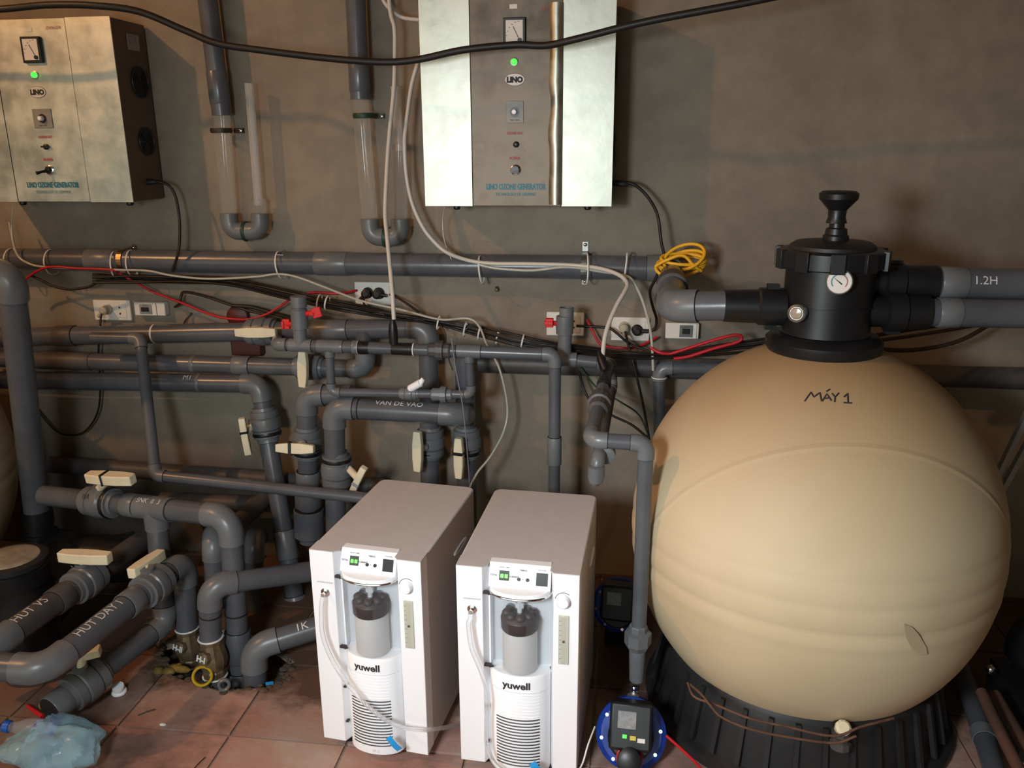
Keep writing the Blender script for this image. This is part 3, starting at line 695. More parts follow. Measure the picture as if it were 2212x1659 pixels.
# ------------------------------------------------------------------ ozone cabinets
def cabinet(ox, oz, w_, h, lab, wing, seams, items, film, side):
    Yf = -.2; R0 = root('metal_cabinet', (ox, Yf, oz), lab, 'control cabinet'); o = V((ox, Yf, oz))
    def W3(x, y, z): return o+V((x, y, z))
    a, b = seams
    g = G().box(W3(.002, .0025, .002), W3(w_-.002, .19, h-.002)); g.build('casing', steeld, R0, bevel=.002)
    G().box(W3(0, -.0015, 0), W3(a-.001, .003, h)).build('side_panel', steel, R0, bevel=.001)
    G().box(W3(b+.001, -.0015, 0), W3(w_, .003, h)).build('side_panel', steel, R0, bevel=.001)
    door = G().box(W3(a+.0005, .0, .002), W3(b-.0005, .003, h-.002)).build('door', steel2 if film else steel, R0, bevel=.0008)
    yp = -.0022
    def L(px, py): q = P(px, py, Yf); return q
    (mx0, my0, mx1, my1) = items['meter']; mc = L((mx0+mx1)/2, (my0+my1)/2); q0, q1 = mc-V((.032, 0, .038)), mc+V((.032, 0, .038))
    m = G().box((q0.x, Yf-.012, q0.z), (q1.x, Yf, q1.z)).build('meter', black, door, bevel=.002)
    ww = q1.x-q0.x; hh = q1.z-q0.z
    f_ = G().box((q0.x+ww*.12, Yf-.0128, q0.z+hh*.10), (q1.x-ww*.12, Yf-.011, q1.z-hh*.10)).build('meter_face', dialf, door)
    c = V((q0.x+ww*.74, Yf-.0135, q0.z+hh*.2)); G().lathe([(.006, 0), (.006, .003)], c, (0, -1, 0), 14).obox(c+V((-ww*.17, .0002, hh*.28)), V((-ww*.12, 0, hh*.20)), (.0008, 0, .0005), (0, .0004, 0)).build('needle', black, door)
    g = G()
    for k in range(7):
        t = radians(95+k*14); cc = c+V((cos(t)*ww*.62, .0003, sin(t)*hh*.66)); 
        if q0.x+ww*.14 < cc.x < q1.x-ww*.14 and cc.z < q1.z-hh*.12: g.obox(cc, (.0022, 0, 0), (0, .0003, 0), (0, 0, .0009))
    if g.v: g.build('meter_scale', greytxt, door, smooth=0)
    c = L(*items['lamp']); c.y = Yf
    G().lathe([(.012, 0), (.012, .003), (.009, .004)], c, (0, -1, 0), 20).build('lamp_bezel', zinc, door)
    G().lathe([(.0088, .003), (.0085, .009), (.005, .012), (.001, .0125)], c, (0, -1, 0), 16).build('pilot_lamp', ggreen, door, label='lit green pilot lamp')
    c = L(*items['oval']); c.y = Yf; vs = [c+V((cos(t)*.0285, 0, sin(t)*.0165)) for t in [2*pi*k/28 for k in range(28)]]
    G().prism(vs, (0, -.0018, 0)).build('badge', oval, door)
    vs = [c+V((cos(2*pi*k/28)*.0285, 0, sin(2*pi*k/28)*.0165)) for k in range(28)]
    G().tube(vs+[vs[0]], .0012, 6, cap=False).build('badge_rim', darkred, door)
    lettering('LINO', .020, on_plane(c+V((0, -.0022, -.001)), (1, 0, 0), (0, 0, 1)), inkb, door, bold=.0015)
    q0, q1 = items['dial']; A = L(q0[0], q1[1]); B = L(q1[0], q0[1])
    G().box((A.x, Yf-.003, A.z), (B.x, Yf, B.z)).build('dial_plate', dialm, door, bevel=.001)
    c = V(((A.x+B.x)/2, Yf-.003, (A.z+B.z)/2)); 
    G().lathe([(.0135, 0), (.0135, .002), (.012, .002)], c, (0, -1, 0), 20).build('dial_ring', black, door)
    G().lathe([(.0075, .001), (.007, .014), (.005, .016)], c, (0, -1, 0), 16).build('dial_knob', white, door)
    lettering('MIN  MAX', .006, on_plane(c+V((0, -.0006, -(B.z-A.z)*.37)), (1, 0, 0), (0, 0, 1)), inkb, door)
    c = L(*items['t1']); c.y = Yf+yp; lettering('OZONE OUT', .0105, on_plane(c, (1, 0, 0), (0, 0, 1)), redtxt, door, sx=.75, bold=.0004)
    c = L(*items['t2']); c.y = Yf+yp; lettering('POWER', .0115, on_plane(c, (1, 0, 0), (0, 0, 1)), redtxt, door, sx=.8, bold=.0004)
    c = L(*items['k1']); c.y = Yf
    g = G().lathe([(.009, 0), (.009, .006), (.006, .008)], c, (0, -1, 0), 14)
    if items['toggle']: g.obox(c+V((0, -.008, 0)), (.013, 0, 0), (0, .003, 0), (0, 0, .0025))
    g.build('small_knob', black, door)
    c = L(*items['k2']); c.y = Yf
    G().lathe([(.0155, 0), (.0155, .004), (.0125, .006)], c, (0, -1, 0), 20).build('switch_ring', chrome, door)
    g = G().lathe([(.012, .004), (.011, .009)], c, (0, -1, 0), 18).obox(c+V((-.002, -.012, -.001)), V((-.012, 0, -.005)), (0, .004, 0), V((-.0015, 0, .0035)))
    g.build('rotary_switch', black, door)
    if items['toggle']: G().tube([c+V((0, -.01, 0)), c+V((-.012, -.03, -.006)), c+V((-.020, -.04, -.009))], [.004, .004, .006], 10).build('key', black, door)
    c = L(*items['big']); c.y = Yf+yp
    lettering('LINO OZONE GENERATOR', .0235, on_plane(c, (1, 0, 0), (0, 0, 1)), bluetxt, door, sx=.62, bold=.0008)
    c = L(*items['small']); c.y = Yf+yp; lettering('TECHNOLOGY OF GERMANY', .0135, on_plane(c, (1, 0, 0), (0, 0, 1)), bluetxt, door, sx=.68)
    c = L(*items['tape']); G().box((c.x-.011, Yf-.001, c.z-.006), (c.x+.011, Yf, c.z+.006)).build('paper_label', plate, door)
    c = L(*items['redtop']); c.y = Yf+yp; lettering('DANGER', .012, on_plane(c, (1, 0, 0), (0, 0, 1)), redtxt, door, shear=.3)
    if film:   # lifted edge of the door skin, a long curled lip
        x0 = L(1187, 250).x; x1 = L(1216, 250).x; g = G(); n = 24; m_ = 8; vs = []; fs = []
        for i in range(n+1):
            z = h*(.01+.95*i/n); wv = .004*sin(i*.9)*(1 if 6 < i < 16 else .3)
            for j in range(m_+1):
                t = j/m_; vs.append(V((x0-wv*(1-t)+(x1-x0)*t, Yf-.002-.012*sin(pi*t)**.8, oz+z)))
        for i in range(n):
            for j in range(m_): fs.append((i*(m_+1)+j, i*(m_+1)+j+1, (i+1)*(m_+1)+j+1, (i+1)*(m_+1)+j))
        g.add(vs, fs).build('curled_edge', steel, door)
    for px, py in items['feet']: c = L(px, py); G().lathe([(.011, 0), (.011, .010), (.008, .014)], (c.x, Yf+.05, oz+.001), (0, 0, -1), 12).build('cable_gland', black, R0)
    if side:
        for (px, py, rr) in ((302, 178, .046), (316, 306, .042)):
            q = None; d = ray(px, py); t = (ox+w_-CAM.x)/d.x; q = CAM+d*t
            g = G().torus(q+V((.002, 0, 0)), (1, 0, 0), rr, .003, 28, 6)
            for k in range(1, 5): g.torus(q+V((.003, 0, 0)), (1, 0, 0), rr*k/5, .0012, 24, 5)
            for k in range(4): t = pi*k/4; g.obox(q+V((.003, 0, 0)), (0, cos(t)*rr, sin(t)*rr), (.001, 0, 0), (0, -sin(t)*.0015, cos(t)*.0015))
            g.lathe([(rr, 0), (rr, .002)], q, (1, 0, 0), 28)
            g.build('vent_grille', black, R0)
        d = ray(289, 92); q = CAM+d*((ox+w_-CAM.x)/d.x); G().box((q.x-.001, q.y-.035, q.z-.024), (q.x+.001, q.y+.03, q.z+.024)).build('sticker', lbl, R0)
    else:
        for zz in (.17, .40):
            q = W3(w_, .10, zz); g = G().torus(q, (1, 0, 0), .05, .005, 28, 6)
            for k in range(1, 5): g.torus(q+V((.002, 0, 0)), (1, 0, 0), .05*k/5, .0015, 24, 5)
            g.lathe([(.05, 0), (.05, .003)], q, (1, 0, 0), 28); g.build('vent_grille', black, R0)
    return R0
q = P(195, 435, -.2).x; ox = -2.115; qa = P(40, 435, -.2).x
cabinet(ox, 1.332, .566, .55, 'stainless steel control cabinet at the upper left, its brown vented side showing', 0, (qa-ox, q-ox),
        dict(meter=(46, 80, 98, 136), lamp=(76, 162), oval=(81, 199), dial=((76, 235), (110, 277)), t1=(98, 296), t2=(104, 345), k1=(101, 317), k2=(108, 367), toggle=True, big=(114, 400), small=(116, 415),
             tape=(62, 64), redtop=(115, 60), feet=((27, 441), (262, 441))), False, True)
ox = -.598; qa = P(1022, 430, -.2).x; qb = P(1212, 430, -.2).x
cabinet(ox, 1.322, .566, .585, 'stainless steel control cabinet at the top centre with a dull smeared door', 0, (qa-ox, qb-ox),
        dict(meter=(1085, 40, 1139, 99), lamp=(1111, 134), oval=(1112, 172), dial=((1093, 218), (1131, 266)), t1=(1112, 288), t2=(1112, 342), k1=(1115, 312), k2=(1114, 367), toggle=False, big=(1114, 404), small=(1114, 420),
             tape=(1109, 14), redtop=(1188, 18), feet=((980, 449), (1268, 452))), True, False)

# ------------------------------------------------------------------ cables and hoses
def cable(name, label, pts, r, m, cat='cable', group=None, n=8, seg=8):
    return G().tube(smooth(PP(pts), n), r, seg).build(name, m, None, smooth=60, label=label, cat=cat, group=group)
cable('power_cable', 'thick black cable sagging across the top of the picture in front of both cabinets',
      [(-900, -160, -.10), (-700, -60, -.20), (-400, 20, -.38), (-150, 26, -.42), (0, 20, -.42), (100, 11, -.40), (200, 12, -.40), (300, 25, -.38), (400, 66, -.36), (470, 94, -.36), (560, 108, -.36), (700, 125, -.36), (820, 134, -.36), (900, 129, -.36), (1000, 108, -.37), (1110, 97, -.37), (1180, 98, -.38), (1250, 83, -.40), (1400, 46, -.42), (1640, 0, -.45), (1800, -40, -.46), (2050, -130, -.40), (2300, -290, -.25), (2420, -420, -.03)], .0095, blackm, seg=12)
cable('hanging_cable', 'black cord drooping from the side of the left cabinet to the wall pipe',
      [(322, 393, -.10), (345, 393, -.10), (366, 402, -.10), (380, 428, -.10), (388, 480, -.11), (386, 540, -.12), (372, 586, -.11)], .0048, blackm)
G().lathe([(.006, 0), (.010, .01), (.010, .05), (.006, .062)], P(298, 393, -.10), P(345, 393, -.10)-P(298, 393, -.10), 14).build('cable_plug', blackm, None, label='black cable plug on the side of the left cabinet', cat='plug')
cable('hanging_cable', 'black cord looping down from the centre cabinet to the round black plug',
      [(1338, 394, -.10), (1368, 398, -.10), (1398, 424, -.10), (1420, 464, -.12), (1428, 520, -.13), (1434, 560, -.13), (1416, 602, -.12), (1404, 630, -.10), (1410, 662, -.06), (1418, 690, -.04), (1412, 712, -.03), (1382, 714, -.03)], .0048, blackm)
G().lathe([(.006, 0), (.010, .008), (.010, .04), (.006, .05)], P(1322, 395, -.10), P(1368, 398, -.10)-P(1322, 394, -.10), 14).build('cable_plug', blackm, None, label='black cable plug at the lower right edge of the centre cabinet', cat='plug')
cable('white_hose', 'milky hose curving from above into the top left edge of the centre cabinet', [(790, -1300, -.1), (780, -700, -.1), (800, -150, -.1), (815, -35, -.1), (828, 0, -.1), (845, 22, -.1), (870, 38, -.1), (905, 43, -.1)], .0062, hose, 'hose')
cable('white_hose', 'milky hose hanging straight down to the black venturi left of centre', [(800, -1300, -.12), (812, -700, -.12), (830, -150, -.12), (842, 14, -.12), (852, 60, -.12), (853, 117, -.12), (851, 190, -.13), (843, 271, -.14), (838, 330, -.15), (834, 400, -.17), (832, 461, -.19), (836, 510, -.22), (843, 583, -.27), (848, 640, -.30), (851, 690, -.31)], .0068, hose, 'hose')
cable('white_hose', 'milky hose swooping from the centre cabinet over the wall pipe to the right venturi', [(908, 120, -.1), (901, 141, -.1), (888, 190, -.10), (877, 271, -.11), (874, 312, -.12), (878, 380, -.12), (890, 438, -.12), (912, 488, -.12), (936, 520, -.12), (965, 545, -.12), (1010, 562, -.11), (1060, 569, -.11), (1136, 570, -.11), (1217, 572, -.11), (1271, 576, -.12), (1312, 584, -.14), (1342, 597, -.17), (1355, 614, -.20), (1348, 632, -.23), (1334, 656, -.26), (1317, 694, -.30), (1306, 732, -.33), (1301, 780, -.36)], .0068, hose, 'hose')
cable('clear_tube', 'thin clear tube along the left wall pipe, dangling behind the left white unit', [(20, 480, -.08), (35, 545, -.11), (60, 568, -.12), (100, 577, -.12), (180, 580, -.12), (260, 583, -.12), (320, 585, -.12), (370, 595, -.12), (440, 602, -.12), (500, 601, -.12), (560, 597, -.12), (600, 592, -.12), (640, 598, -.12), (700, 620, -.12), (760, 643, -.12), (800, 655, -.12), (870, 670, -.12), (950, 690, -.14), (1010, 688, -.14), (1035, 705, -.14), (1052, 745, -.14), (1080, 800, -.14), (1096, 880, -.14), (1088, 932, -.16), (1060, 985, -.2), (1032, 1020, -.24), (1015, 1052, -.28)], .0038, thinclear, 'tube')
cable('clear_tube', 'thin clear tube hung under the milky hose on the right wall pipe', [(1035, 572, -.12), (1075, 580, -.12), (1150, 584, -.12), (1225, 577, -.12), (1300, 587, -.12), (1352, 596, -.13), (1370, 612, -.14), (1388, 650, -.15), (1402, 700, -.16), (1408, 740, -.16), (1411, 800, -.16)], .0045, thinclear, 'tube')
cable('thin_wire', 'fine grey wire hanging in front of the upright pipe behind the left white unit', [(975, 730, -.35), (985, 800, -.35), (1000, 880, -.35), (1008, 960, -.33), (1015, 1048, -.30)], .002, greytxt, 'wire')
cable('thin_wire', 'fine white wire hanging under the left cabinet', [(28, 444, -.15), (27, 465, -.13), (25, 490, -.10), (30, 540, -.10)], .0015, ring_w, 'wire')
cable('thin_wire', 'fine pale wire hanging under the centre cabinet', [(960, 448, -.15), (956, 480, -.08), (960, 520, -.08), (975, 560, -.1)], .0012, ring_w, 'wire')
cable('red_cable', 'red cable swagging from the left wall pipe to the red valve', [(30, 620, -.10), (50, 606, -.10), (100, 578, -.125), (170, 580, -.125), (240, 583, -.125), (262, 593, -.10), (330, 630, -.08), (400, 657, -.07), (440, 674, -.07), (480, 686, -.07), (530, 690, -.07), (570, 681, -.07), (600, 665, -.07), (625, 648, -.07)], .0042, redc)
cable('red_cable', 'short red cable entering the socket with two black plugs', [(648, 640, -.05), (675, 632, -.05), (720, 634, -.04), (750, 632, -.03), (772, 627, -.01)], .0045, redc)
cable('red_cable', 'red cable behind the open-topped stub pipe', [(1268, 690, -.03), (1280, 715, -.05), (1300, 745, -.06), (1345, 752, -.08), (1380, 748, -.06), (1420, 728, -.04)], .0040, redc)
cable('red_cable', 'red cable loop beside the breaker switch left of the filter head', [(1405, 750, -.16), (1423, 761, -.17), (1445, 764, -.17), (1466, 759, -.17), (1515, 743, -.17), (1570, 727, -.17), (1594, 724, -.17), (1602, 731, -.17), (1590, 740, -.17), (1542, 753, -.17), (1488, 770, -.17), (1455, 775, -.17)], .0055, redc)
base = [(200, 600), (300, 600), (400, 604), (500, 612), (600, 633), (700, 653), (780, 668), (860, 684), (940, 696), (1020, 714), (1100, 734), (1180, 746), (1260, 756), (1340, 764), (1420, 768), (1500, 764), (1580, 752), (1680, 738)]
for k in range(6):
    random.seed(40+k); off = (k-2.5)*4.2
    pts = [(x, y+off*(.8+.35*sin(x*.013+k))+random.uniform(-2, 2), -.09-.012*(k % 3)-(.05 if x > 1080 else 0)) for x, y in base]
    cable('black_cable', ['topmost', 'second', 'third', 'fourth', 'fifth', 'lowest'][k]+' of the six dark cables bundled along the wall below the long pipe', pts, .0042, [blackm, brownm, blackm][k % 3], group='bundled black wall cables', n=5, seg=6)
cable('black_cable', 'black cable sagging in a small loop under the left end of the long pipe', [(65, 594, -.10), (90, 606, -.10), (118, 619, -.10), (150, 625, -.10), (190, 620, -.10), (215, 608, -.10), (240, 600, -.10)], .0045, blackm)
cable('black_cable', 'dark cable hooked up beside the left breaker switch and running to the red box', [(378, 663, -.03), (388, 655, -.05), (392, 638, -.05), (400, 631, -.05), (440, 639, -.05), (490, 656, -.05), (540, 672, -.05), (590, 683, -.06), (640, 695, -.08)], .0050, brownm)
cable('black_cable', 'black cable bunch from the red box to the upright red-handled valve', [(500, 660, -.05), (545, 664, -.05), (600, 680, -.06), (650, 695, -.12)], .0065, blackm)
cable('hanging_cable', 'black cord looping down from the leftmost socket behind the pipes', [(226, 672, -.03), (219, 680, -.05), (216, 710, -.06), (213, 760, -.05), (217, 830, -.04), (211, 890, -.04), (185, 930, -.04), (152, 940, -.04), (118, 928, -.04), (75, 880, -.04)], .0035, blackm)
cable('black_cable', 'black cable curving from the plugs of the middle socket into the bundle', [(842, 636, -.04), (862, 645, -.06), (885, 660, -.08), (905, 675, -.09)], .0040, blackm)
cable('black_cable', 'dark cord dropping from the left black plug of the middle socket', [(788, 640, -.04), (786, 655, -.06), (800, 672, -.1), (830, 680, -.10)], .0038, brownm)
cable('thin_wire', 'thin wire dropping off the bundle in front of the right angled pipe', [(950, 700, -.12), (962, 720, -.13), (965, 760, -.13), (978, 800, -.13)], .0018, brownm, 'wire')
cable('black_cable', 'black cable from the open stub pipe socket down past the round plugs', [(1245, 704, -.04), (1310, 708, -.05), (1330, 718, -.06), (1350, 735, -.08), (1372, 748, -.10), (1400, 758, -.12)], .0045, blackm)
cable('black_cable', 'black cable falling from the tan plug down to the tank shoulder', [(1350, 714, -.04), (1356, 740, -.10), (1372, 800, -.13), (1384, 850, -.15), (1394, 900, -.2), (1402, 948, -.24)], .0042, blackm)
cable('black_cable', 'black cable arcing behind the right venturi to the tank side', [(1248, 788, -.10), (1258, 830, -.10), (1276, 866, -.12), (1320, 896, -.16), (1365, 918, -.2), (1404, 950, -.24)], .0040, blackm)
cable('black_cable', 'thin dark cable crossing behind the right venturi towards the tank', [(1253, 792, -.12), (1290, 838, -.12), (1340, 868, -.15), (1380, 896, -.19), (1400, 940, -.24)], .0028, greenm)
cable('black_cable', 'upper dark cable bowing from the filter head under the right pipes', [(1850, 735, -.28), (1880, 727, -.27), (1930, 718, -.25), (2000, 707, -.20), (2100, 696, -.18), (2160, 690, -.16), (2230, 676, -.06)], .0060, blackm, group='cables right of the filter head')
cable('black_cable', 'middle dark cable bowing from the filter head under the right pipes', [(1850, 742, -.28), (1900, 735, -.27), (1960, 727, -.25), (2030, 716, -.20), (2090, 706, -.18), (2150, 694, -.16), (2230, 682, -.06)], .0055, brownm, group='cables right of the filter head')
cable('black_cable', 'lowest dark cable bowing from the filter head under the right pipes', [(1850, 742, -.28), (1880, 751, -.27), (1950, 757, -.25), (2020, 750, -.22), (2080, 733, -.20), (2130, 706, -.18), (2160, 690, -.16), (2230, 688, -.06)], .0065, brownm, group='cables right of the filter head')
# coil of yellow cable
ang = 0; pts = []
g = G()
for k in range(5):
    cxk, cyk = 1470+k*2, 572-k*4; rx, ry = 54-k*2, (24, 14, 20, 12, 26)[k]; tilt = (-.15, -.05, -.25, .05, -.35)[k]
    pl = []
    for i in range(29):
        t = 2*pi*i/28; x = cos(t)*rx; y = sin(t)*ry; pl.append(P(cxk+x*cos(tilt)-y*sin(tilt), cyk+x*sin(tilt)+y*cos(tilt), -.16-.03*sin(t)-.004*k))
    g.tube(pl, .0052, 8, cap=False)
g.tube(smooth(PP([(1416, 575, -.19), (1440, 562, -.20), (1475, 552, -.2), (1500, 575, -.2), (1515, 585, -.19)])), .005, 8)
g.build('cable_coil', yellow, None, smooth=60, label='coil of yellow cable hung on the right end of the wall pipe', cat='cable')
# zip ties
def tie(x, y, Y, R, axis, lab, tail=None, m=None):
    c = P(x, y, Y); g = G().torus(c, axis, R, .0016, 24, 5, sq=1.6)
    if tail:
        for (tx, ty) in tail: g.tube([c+V((0, -R*.6, R*.8)), P(tx, ty, Y-.03)], .0011, 5)
    g.build('zip_tie', m or ring_w, None, label=lab, cat='cable tie')
tie(28, 565, -.07, .046, (1, 0, 0), 'white cable tie on the wall pipe, leftmost')
tie(113, 566, -.07, .044, (1, 0, 0), 'white cable tie on the wall pipe under the left cabinet door')
tie(250, 572, -.075, .046, (1, .2, 0), 'fine cable tie just left of the brassy bracket')
tie(285, 568, -.07, .044, (1, .1, 0), 'white cable tie just right of the brassy bracket')
tie(607, 572, -.075, .046, (1, 0, .1), 'cable tie with two upright tails between the U tubes', [(596, 550), (612, 551)])
tie(1040, 583, -.075, .046, (1, 0, .1), 'cable tie round hose and pipe below the centre cabinet')
tie(1268, 580, -.085, .050, (1, .1, 0), 'cable tie beside the flat metal bracket')
tie(1351, 578, -.08, .048, (1, 0, -.1), 'cable tie with a tail where the milky hose turns down', [(1354, 558)])
for x, y, l in ((690, 651, 'first cable tie on the black bundle left of the middle socket'), (707, 654, 'second cable tie on the black bundle left of the middle socket'), (948, 697, 'cable tie on the bundle above the union nut'), (1005, 711, 'cable tie on the bundle above the right angled pipe'), (1036, 718, 'cable tie where the thin clear tube leaves the bundle'), (1075, 728, 'tilted cable tie on the bundle left of the open stub'), (1129, 738, 'last cable tie on the bundle before the open stub')):
    tie(x, y, -.115 if x < 1080 else -.15, .024, (1, 0, -.2), l)

# ------------------------------------------------------------------ sockets
def socket(x0, y0, x1, y1, lab, kind, cat='socket'):
    a, b = P(x0, y1, -.0), P(x1, y0, -.0); R0 = root('wall_socket', (a.x, 0, a.z), lab, cat)
    w_, h = b.x-a.x, b.z-a.z; d = .03 if kind == 'breaker' else .012
    G().box((a.x, -d, a.z), (b.x, -.0005, b.z)).build('faceplate', plate, R0, bevel=.003)
    if kind == 'socket':
        for fx in (.28, .72):
            G().box((a.x+w_*(fx-.17), -d-.0015, a.z+h*.15), (a.x+w_*(fx+.17), -d+.001, a.z+h*.85)).build('outlet', plate, R0, bevel=.001)
            for s in (-1, 1): G().box((a.x+w_*fx-.003, -d-.002, a.z+h*.5+s*.011-.003), (a.x+w_*fx+.003, -d-.001, a.z+h*.5+s*.011+.003)).build('pin_hole', dark, R0, smooth=0)
    else:
        f0 = .18 if x0 < 900 else .42
        G().box((a.x+w_*f0, -d-.002, a.z+h*.12), (a.x+w_*(f0+.40), -d+.001, a.z+h*.88)).build('window_frame', pvc_l if x0 > 900 else lbl, R0, bevel=.001)
        G().box((a.x+w_*(f0+.08), -d-.008, a.z+h*.34), (a.x+w_*(f0+.30), -d, a.z+h*.66)).build('switch_lever', black, R0, bevel=.001)
        G().box((a.x+w_*(.72 if x0 < 900 else .93), -d-.0006, a.z+.001), (a.x+w_*(.735 if x0 < 900 else .94), -d+.0003, b.z-.001)).build('seam', dark, R0, smooth=0)
        lettering('ELCB', .006, on_plane(V((a.x+w_*(f0+.2), -d-.0025, a.z+h*.78)), (1, 0, 0), (0, 0, 1)), inkb, R0)
    return R0
socket(210, 648, 283, 690, 'white double wall socket with a tan plug, leftmost on the wall', 'socket')
socket(302, 651, 364, 678, 'small white breaker switch box right of the leftmost socket', 'breaker', 'breaker')
socket(770, 609, 851, 657, 'white wall socket holding two black plugs below the second U tube', 'socket')
socket(1181, 674, 1263, 723, 'white wall socket hidden behind the open-topped stub pipe', 'socket')
socket(1320, 685, 1404, 734, 'white wall socket holding a tan plug and a black plug', 'socket')
socket(1436, 695, 1509, 727, 'small white breaker switch box left of the filter head', 'breaker', 'breaker')
def plug(x, y, m, lab, r=.017, tail=(-.012, -.016)):
    c = P(x, y, -.014); g = G().lathe([(r*1.1, 0), (r*1.1, .006), (r*.8, .009), (r*.8, .022), (r*.95, .025), (r*.9, .032), (r*.5, .036)], c, (0, -1, 0), 12)
    g.cyl(c+V((0, -.026, 0)), c+V((tail[0]*2, -.026, tail[1]*1.4)), .006, 10); g.build('power_plug', m, None, smooth=25, label=lab, cat='plug')
tan_ = mat('tan_plug', (.42, .37, .27), .5)
plug(233, 668, tan_, 'tan plug in the leftmost socket', .016)
plug(795, 632, blackm, 'left of the two black plugs in the middle socket'); plug(819, 633, blackm, 'right of the two black plugs in the middle socket', .018, (.016, -.003))
plug(1348, 706, tan_, 'tan plug in the right wall socket', .0165, (.004, -.016)); plug(1376, 712, blackm, 'round black plug in the right wall socket', .0165, (.018, 0))
def sbox(name, x0, y0, x1, y1, Y, d, m, lab, cat):
    a, b = P(x0, y1, Y), P(x1, y0, Y); g = G().box((a.x, Y, a.z), (b.x, Y+d, b.z)); return g.build(name, m, None, bevel=.004, label=lab, cat=cat)
sbox('junction_box', 500, 735, 560, 768, -.045, .044, darkred, 'dark red square box on the wall under the level ivory handle', 'junction box')
c = P(517, 682, -.002); G().lathe([(.040, 0), (.038, .02), (.02, .028)], c, (0, -1, 0), 20).build('round_junction_box', darkred, None, label='dark red round box on the wall behind the red cable', cat='junction box')
G().lathe([(.007, 0), (.006, .018), (.003, .02)], P(1074, 622, -.001), (0, -1, -.3), 8).build('wall_nail', brass, None, label='rusty nail stub in the wall under the long pipe', cat='nail')
G().tube(smooth([P(290, 548, -.01), P(292, 535, -.02), P(286, 529, -.02), P(284, 538, -.01)]), .002, 6).build('wall_hook', zinc, None, label='small wire hook on the wall above the brassy bracket', cat='hook')
G().tube(smooth([P(396, 702, -.05), P(402, 690, -.02), P(414, 676, -.006)]), .004, 6).build('wall_clip', pvc_d, None, label='tan strip clip tying the upper left pipe to the wall', cat='clip')

# ------------------------------------------------------------------ sand filter tank
def ribr(z):
    s = 0
    for zb, amp, wd in ((.612, -.0010, .008), (.582, .0005, .014), (.552, -.0014, .008), (.521, .0007, .014), (.490, -.0020, .009), (.458, .0014, .012)): s += amp*math.exp(-((z-zb)/wd)**2)
    s -= .007/(1+math.exp((z-.17)/.005))
    return s
def tank(X, Y, label, a=.459, b=.504, zc=.525):
    R0 = root('sand_filter_tank', (X, Y, 0), label, 'tank'); n = 160; pr = []
    for i in range(n+1):
        z = .03+(zc+b-.004-.03)*i/n; s = (z-zc)/b; r = a*sqrt(max(0, 1-s*s))+ribr(z); pr.append((r, z))
    tm_ = tankm
    G().lathe(pr, (X, Y, 0), (0, 0, 1), 96).build('vessel', tm_, R0, smooth=60)
    # skirt
    sk = [(.40, 0), (.405, .02), (.375, .035), (.36, .12), (.345, .20), (.335, .21), (.30, .21)]
    g = G().lathe(sk, (X, Y, 0), (0, 0, 1), 64)
    for k in range(36):
        t = 2*pi*k/36; d = V((cos(t), sin(t), 0)); s_ = V((-sin(t), cos(t), 0)); g.obox(V((X, Y, .11))+d*.368, d*.006-V((0, 0, 0)), s_*.006, V((0, 0, .07))-d*.016)
    g.build('base_skirt', skirtm, R0, smooth=40)
    return R0
def tank_mat():
    m = mat('cream_fibreglass', (.62, .47, .28), .62); nt = m.node_tree; N = nt.nodes; L = nt.links; b = N['Principled BSDF']
    tc = N.new('ShaderNodeTexCoord'); sp = N.new('ShaderNodeSeparateXYZ'); L.new(tc.outputs['Object'], sp.inputs[0])
    n = N.new('ShaderNodeTexNoise'); n.inputs['Scale'].default_value = 3; n.inputs['Detail'].default_value = 7; L.new(tc.outputs['Object'], n.inputs['Vector'])
    r = N.new('ShaderNodeValToRGB'); e = r.color_ramp.elements; e[0].position = .3; e[0].color = (.52, .405, .25, 1); e[1].position = .65; e[1].color = (.61, .49, .32, 1)
    L.new(n.outputs['Fac'], r.inputs[0])
    # warm lamp's brown tone on the upper shoulder, painted into the colour
    ad = N.new('ShaderNodeMath'); ad.operation = 'MULTIPLY_ADD'; L.new(n.outputs['Fac'], ad.inputs[0]); ad.inputs[1].default_value = .35; L.new(sp.outputs[2], ad.inputs[2])
    mr = N.new('ShaderNodeMapRange'); mr.inputs['From Min'].default_value = .86; mr.inputs['From Max'].default_value = 1.16; mr.inputs['To Max'].default_value = .8; L.new(ad.outputs[0], mr.inputs['Value'])
    x = N.new('ShaderNodeMix'); x.data_type = 'RGBA'; L.new(mr.outputs[0], x.inputs[0]); L.new(r.outputs[0], x.inputs[6]); x.inputs[7].default_value = (.32, .185, .075, 1)
    L.new(x.outputs[2], b.inputs['Base Color'])
    # tilted line raised by the bump
    dt = N.new('ShaderNodeVectorMath'); dt.operation = 'DOT_PRODUCT'; L.new(tc.outputs['Object'], dt.inputs[0]); nn = V((0, .885, .466)).normalized(); dt.inputs[1].default_value = nn
    sb = N.new('ShaderNodeMath'); sb.operation = 'SUBTRACT'; L.new(dt.outputs['Value'], sb.inputs[0]); sb.inputs[1].default_value = nn.dot(V((P(1890, 968, -.98)-V((TX, TY, 0)))))
    ab = N.new('ShaderNodeMath'); ab.operation = 'ABSOLUTE'; L.new(sb.outputs[0], ab.inputs[0])
    m2 = N.new('ShaderNodeMapRange'); m2.inputs['From Max'].default_value = .009; m2.inputs['To Min'].default_value = 1; m2.inputs['To Max'].default_value = 0; L.new(ab.outputs[0], m2.inputs['Value'])
    bp = N.new('ShaderNodeBump'); bp.inputs['Strength'].default_value = .28; bp.inputs['Distance'].default_value = .006; L.new(m2.outputs[0], bp.inputs['Height']); L.new(bp.outputs[0], b.inputs['Normal'])
    return m
tankm = tank_mat()
T0 = tank(TX, TY, 'big cream round sand filter tank with a black valve head at the right')
